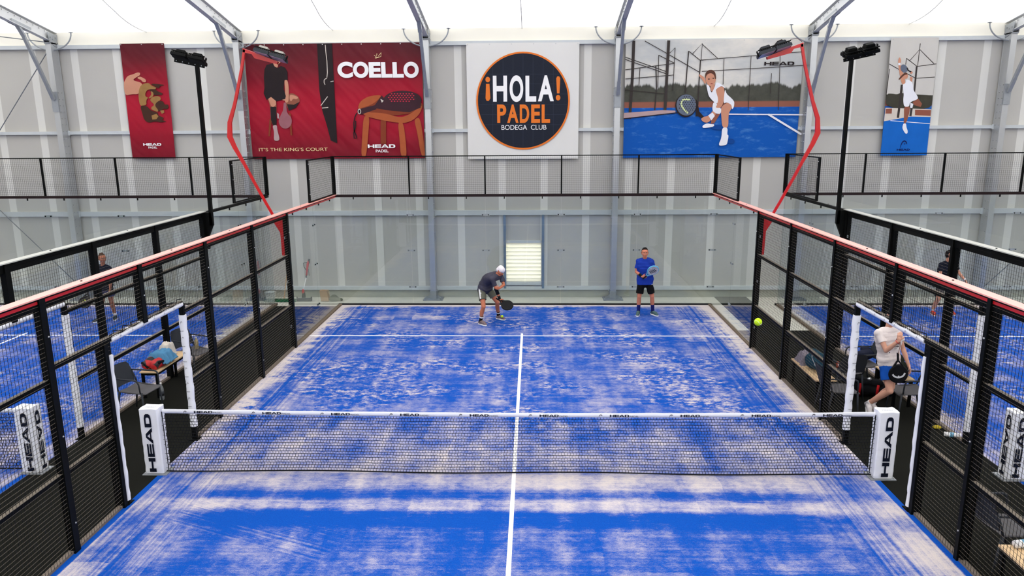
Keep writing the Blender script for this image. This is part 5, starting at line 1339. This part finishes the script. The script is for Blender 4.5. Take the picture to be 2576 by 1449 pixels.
o = MB().ball((6.66, 1.66, .03), (.07, .05, .03), 14, 8).build('cloth_scrap', k('yellow_cloth', (170, 150, 40), rough=.8, bump=.5), smooth=True, origin=(6.66, 1.66, 0)); tag(o, 'small yellow crumpled packet on the floor beside the ball can', 'packet')
tube_can((5.20, -2.52, .475+.04), 'ball can lying on the far end of the lower right table', .04, .2, (.9, .2, 0))
tube_can((5.34, -2.95, .475), 'yellow banded can standing on the lower right table', .06, .2, body=k('can_olive', (170, 150, 40), rough=.5))
# right walkway bags
soft('sports_bag', 'black rucksack on the table behind the man in white', 'bag', 'bag_camo', [((6.52, 2.74, T+.14), (6.54, 3.05, T+.15), .14, .13), ((6.64, 2.75, T+.09), (6.64, 3.1, T+.09), .085), ((6.53, 2.8, T+.28), (6.55, 3.0, T+.27), .09)], 'bags on tables and floor', T, .03, 9)
o = soft('racket_bag', 'black and red racket bag on the floor behind the far right door post', 'bag', 'black_fabric', [((6.02, 3.22, .13), (6.5, 3.02, .13), .12, .115), ((6.08, 3.18, .26), (6.35, 3.06, .26), .08)], 'bags on tables and floor', 0)
for x, y in ((6.08, 3.09), (6.34, 2.985)):
    MB().tube([(x-.02, y+.02, .02), (x-.05, y-.035, .13), (x-.02, y, .25)], .022, 8).build('red_stripe', 'bag_red', o, True)
MB().ball((6.2, 3.08, .33), (.04, .03, .03), 10, 8).build('metal_flask', 'bolt', o, True)
soft('rucksack', 'dark navy rucksack on the armchair left of the man in white', 'bag', 'bag_navy', [((6.30, 3.72, .56), (6.46, 3.75, .58), .10, .09), ((6.36, 3.8, .66), (6.45, 3.8, .66), .05)], 'bags on tables and floor', .47)
o = soft('backpack', 'dark teal backpack on the table behind the right mesh', 'bag', 'bag_teal', [((5.27, 3.32, .60), (5.38, 3.0, .58), .14, .12), ((5.28, 3.35, .75), (5.36, 3.15, .72), .06)], 'bags on tables and floor', .455)
b = MB(); text_into(b, 'KUN', (5.33, 2.865, .575), (.95, .25, -.1), (0, 0, 1), .10, .05, .02, .02); b.build('printed_word', 'lime', o)
MB().tube([(5.24, 3.3, .755), (5.19, 3.15, .70), (5.21, 3.0, .58), (5.3, 2.86, .50)], .005, 5).build('zip_cord', 'mark_grey', o)
drape('jumper', 'grey patterned jumper heaped on the table next to the teal backpack', 'plaid', 5.27, 3.66, .14, .20, .58, 5.5, None, .3, .06)
k('shoe_orange', (168, 74, 52), rough=.7, var=.2, vs=30)
for i, (x, y) in enumerate(((5.72, 3.27), (5.84, 3.22))):
    o = soft('shoe', 'brown-red laced sports shoe on the armchair behind the right mesh, %s of the pair' % ('left' if i == 0 else 'right'), 'shoe', 'shoe_orange', [((x, y, .50), (x+.03, y-.15, .49), .045, .035), ((x-.005, y+.03, .55), (x, y, .52), .035)], 'pair of shoes on the armchair', .445, .002, 10, 2, .006)
    b = MB()
    for q in range(3): b.tube([(x-.03, y-.02-.03*q, .545-.008*q), (x+.0, y-.03-.03*q, .565-.008*q), (x+.035, y-.02-.03*q, .545-.008*q)], .005, 5)
    b.build('laces', 'print_white', o)
# things behind the back glass
t = thing('edging_machine', 'red and black long-handled brush machine leaning at the far wall', 'machine', (-6.15, 10.5, 0))
b = MB().box(-6.35, -5.93, 10.42, 10.50, 0, .075).tube([(-6.35, 10.46, .05), (-5.93, 10.46, .05)], .045, 12); b.ball((-6.34, 10.46, .1), .02, 8, 6).ball((-5.94, 10.46, .1), .02, 8, 6); b.build('brush_head', 'dark_plastic', t)
b = MB().tube([(-6.16, 10.48, .06), (-6.16, 10.50, .18), (-6.165, 10.52, .24)], [.055, .045, .035], 12); b.build('motor_neck', 'dark_plastic', t, True)
b = MB().ball((-6.17, 10.495, .26), (.038, .035, .075), 14, 10); b.build('red_cover', 'red_paint', t, True)
MB().tube([(-6.165, 10.51, .30), (-6.13, 10.72, .62)], .012, 10).build('shaft', 'print_white', t, True)
MB().tube([(-6.13, 10.72, .60), (-6.125, 10.74, .68)], [.02, .018], 10).build('grip_collar', 'dark_plastic', t, True)
MB().tube([(-6.125, 10.74, .67), (-6.11, 10.78, .82), (-6.09, 10.81, .98), (-6.07, 10.84, 1.06)], [.024, .026, .034, .03], 12).build('upper_body', 'red_paint', t, True)
MB().tube([(-6.08, 10.83, 1.0), (-6.05, 10.85, 1.12)], [.036, .024], 12).build('grip', 'dark_plastic', t, True)
MB().tube([(-6.12, 10.77, .80), (-6.18, 10.74, .92), (-6.19, 10.75, 1.02), (-6.10, 10.81, 1.03)], .011, 8).build('loop_handle', 'dark_plastic', t, True)
MB().tube([(-6.08, 10.82, .84), (-6.075, 10.82, .64)], .006, 6).build('power_plug', 'dark_plastic', t, True)
t = thing('paper_bag', 'brown paper bag with rope handles on the floor at the far wall', 'bag', (-5.5, 10.5, 0))
b = MB().prism([(-5.66, 10.42, 0), (-5.44, 10.40, 0), (-5.44, 10.56, 0), (-5.66, 10.58, 0)], (-.03, .0, .30)); b.build('bag_body', k('kraft', (176, 140, 104), rough=.8, var=.1, vs=8), t)
MB().tube([(-5.52, 10.42, .30), (-5.46, 10.40, .33), (-5.40, 10.40, .28), (-5.40, 10.41, .20), (-5.45, 10.41, .26)], .006, 6).build('rope_handle', k('rope', (206, 186, 150), rough=.8), t)
o = soft('folded_sack', 'dark grey sack slumped beside the brown paper bag', 'sack', k('sack_grey', (92, 96, 84), rough=.9, var=.15), [((-5.36, 10.47, .05), (-5.10, 10.47, .04), .085, .04), ((-5.32, 10.5, .12), (-5.26, 10.5, .1), .06, .05)], None, 0, .02, 9)
t = thing('bucket', 'translucent white bucket by the far wall behind the left cage', 'bucket', (-7.05, 10.35, 0))
b = MB().lathe([(.10, 0), (.105, .01), (.135, .22), (.14, .27), (.145, .27), (.145, .285), (.13, .285), (.12, .2), (.095, .02)], (-7.05, 10.35, 0), 26); b.build('bucket_body', k('bucket_white', (216, 218, 216), rough=.35), t, True)
MB().tube([(-7.05+.145*cos(a), 10.35-.02, .27+.0-.13*abs(sin(a))) for a in [pi*i/16 for i in range(17)]], .004, 6).build('bucket_handle', 'galvanised', t)
t = thing('floor_broom', 'green bristled broom head lying on the floor by the far wall, with its stick upright', 'broom', (-6.7, 10.35, 0))
b = MB()
for i in range(46):
    x = -6.92+.56*i/45; b.box(x, x+.009, 10.33, 10.40, 0, .055+.006*(i % 2))
b.build('bristles', k('bristle_green', (20, 96, 62), rough=.8, var=.3, vs=20), t)
MB().box(-6.95, -6.34, 10.345, 10.385, .05, .085).build('broom_head', k('broom_wood', (60, 96, 70), rough=.6), t)
MB().tube([(-6.68, 10.37, .08), (-6.60, 10.92, 1.45)], .013, 8).build('stick', k('stick_tan', (196, 164, 130), rough=.6), t)
# cable down the near right door frame
o = MB().tube([(5.06, -.80-.02*sin(i*.9), .05+.1*i) for i in range(20)], .005, 5).build('tie_rope', 'mark_grey', origin=(5.06, -.8, .05)); tag(o, 'thin pale rope hanging along the near right door frame', 'rope')
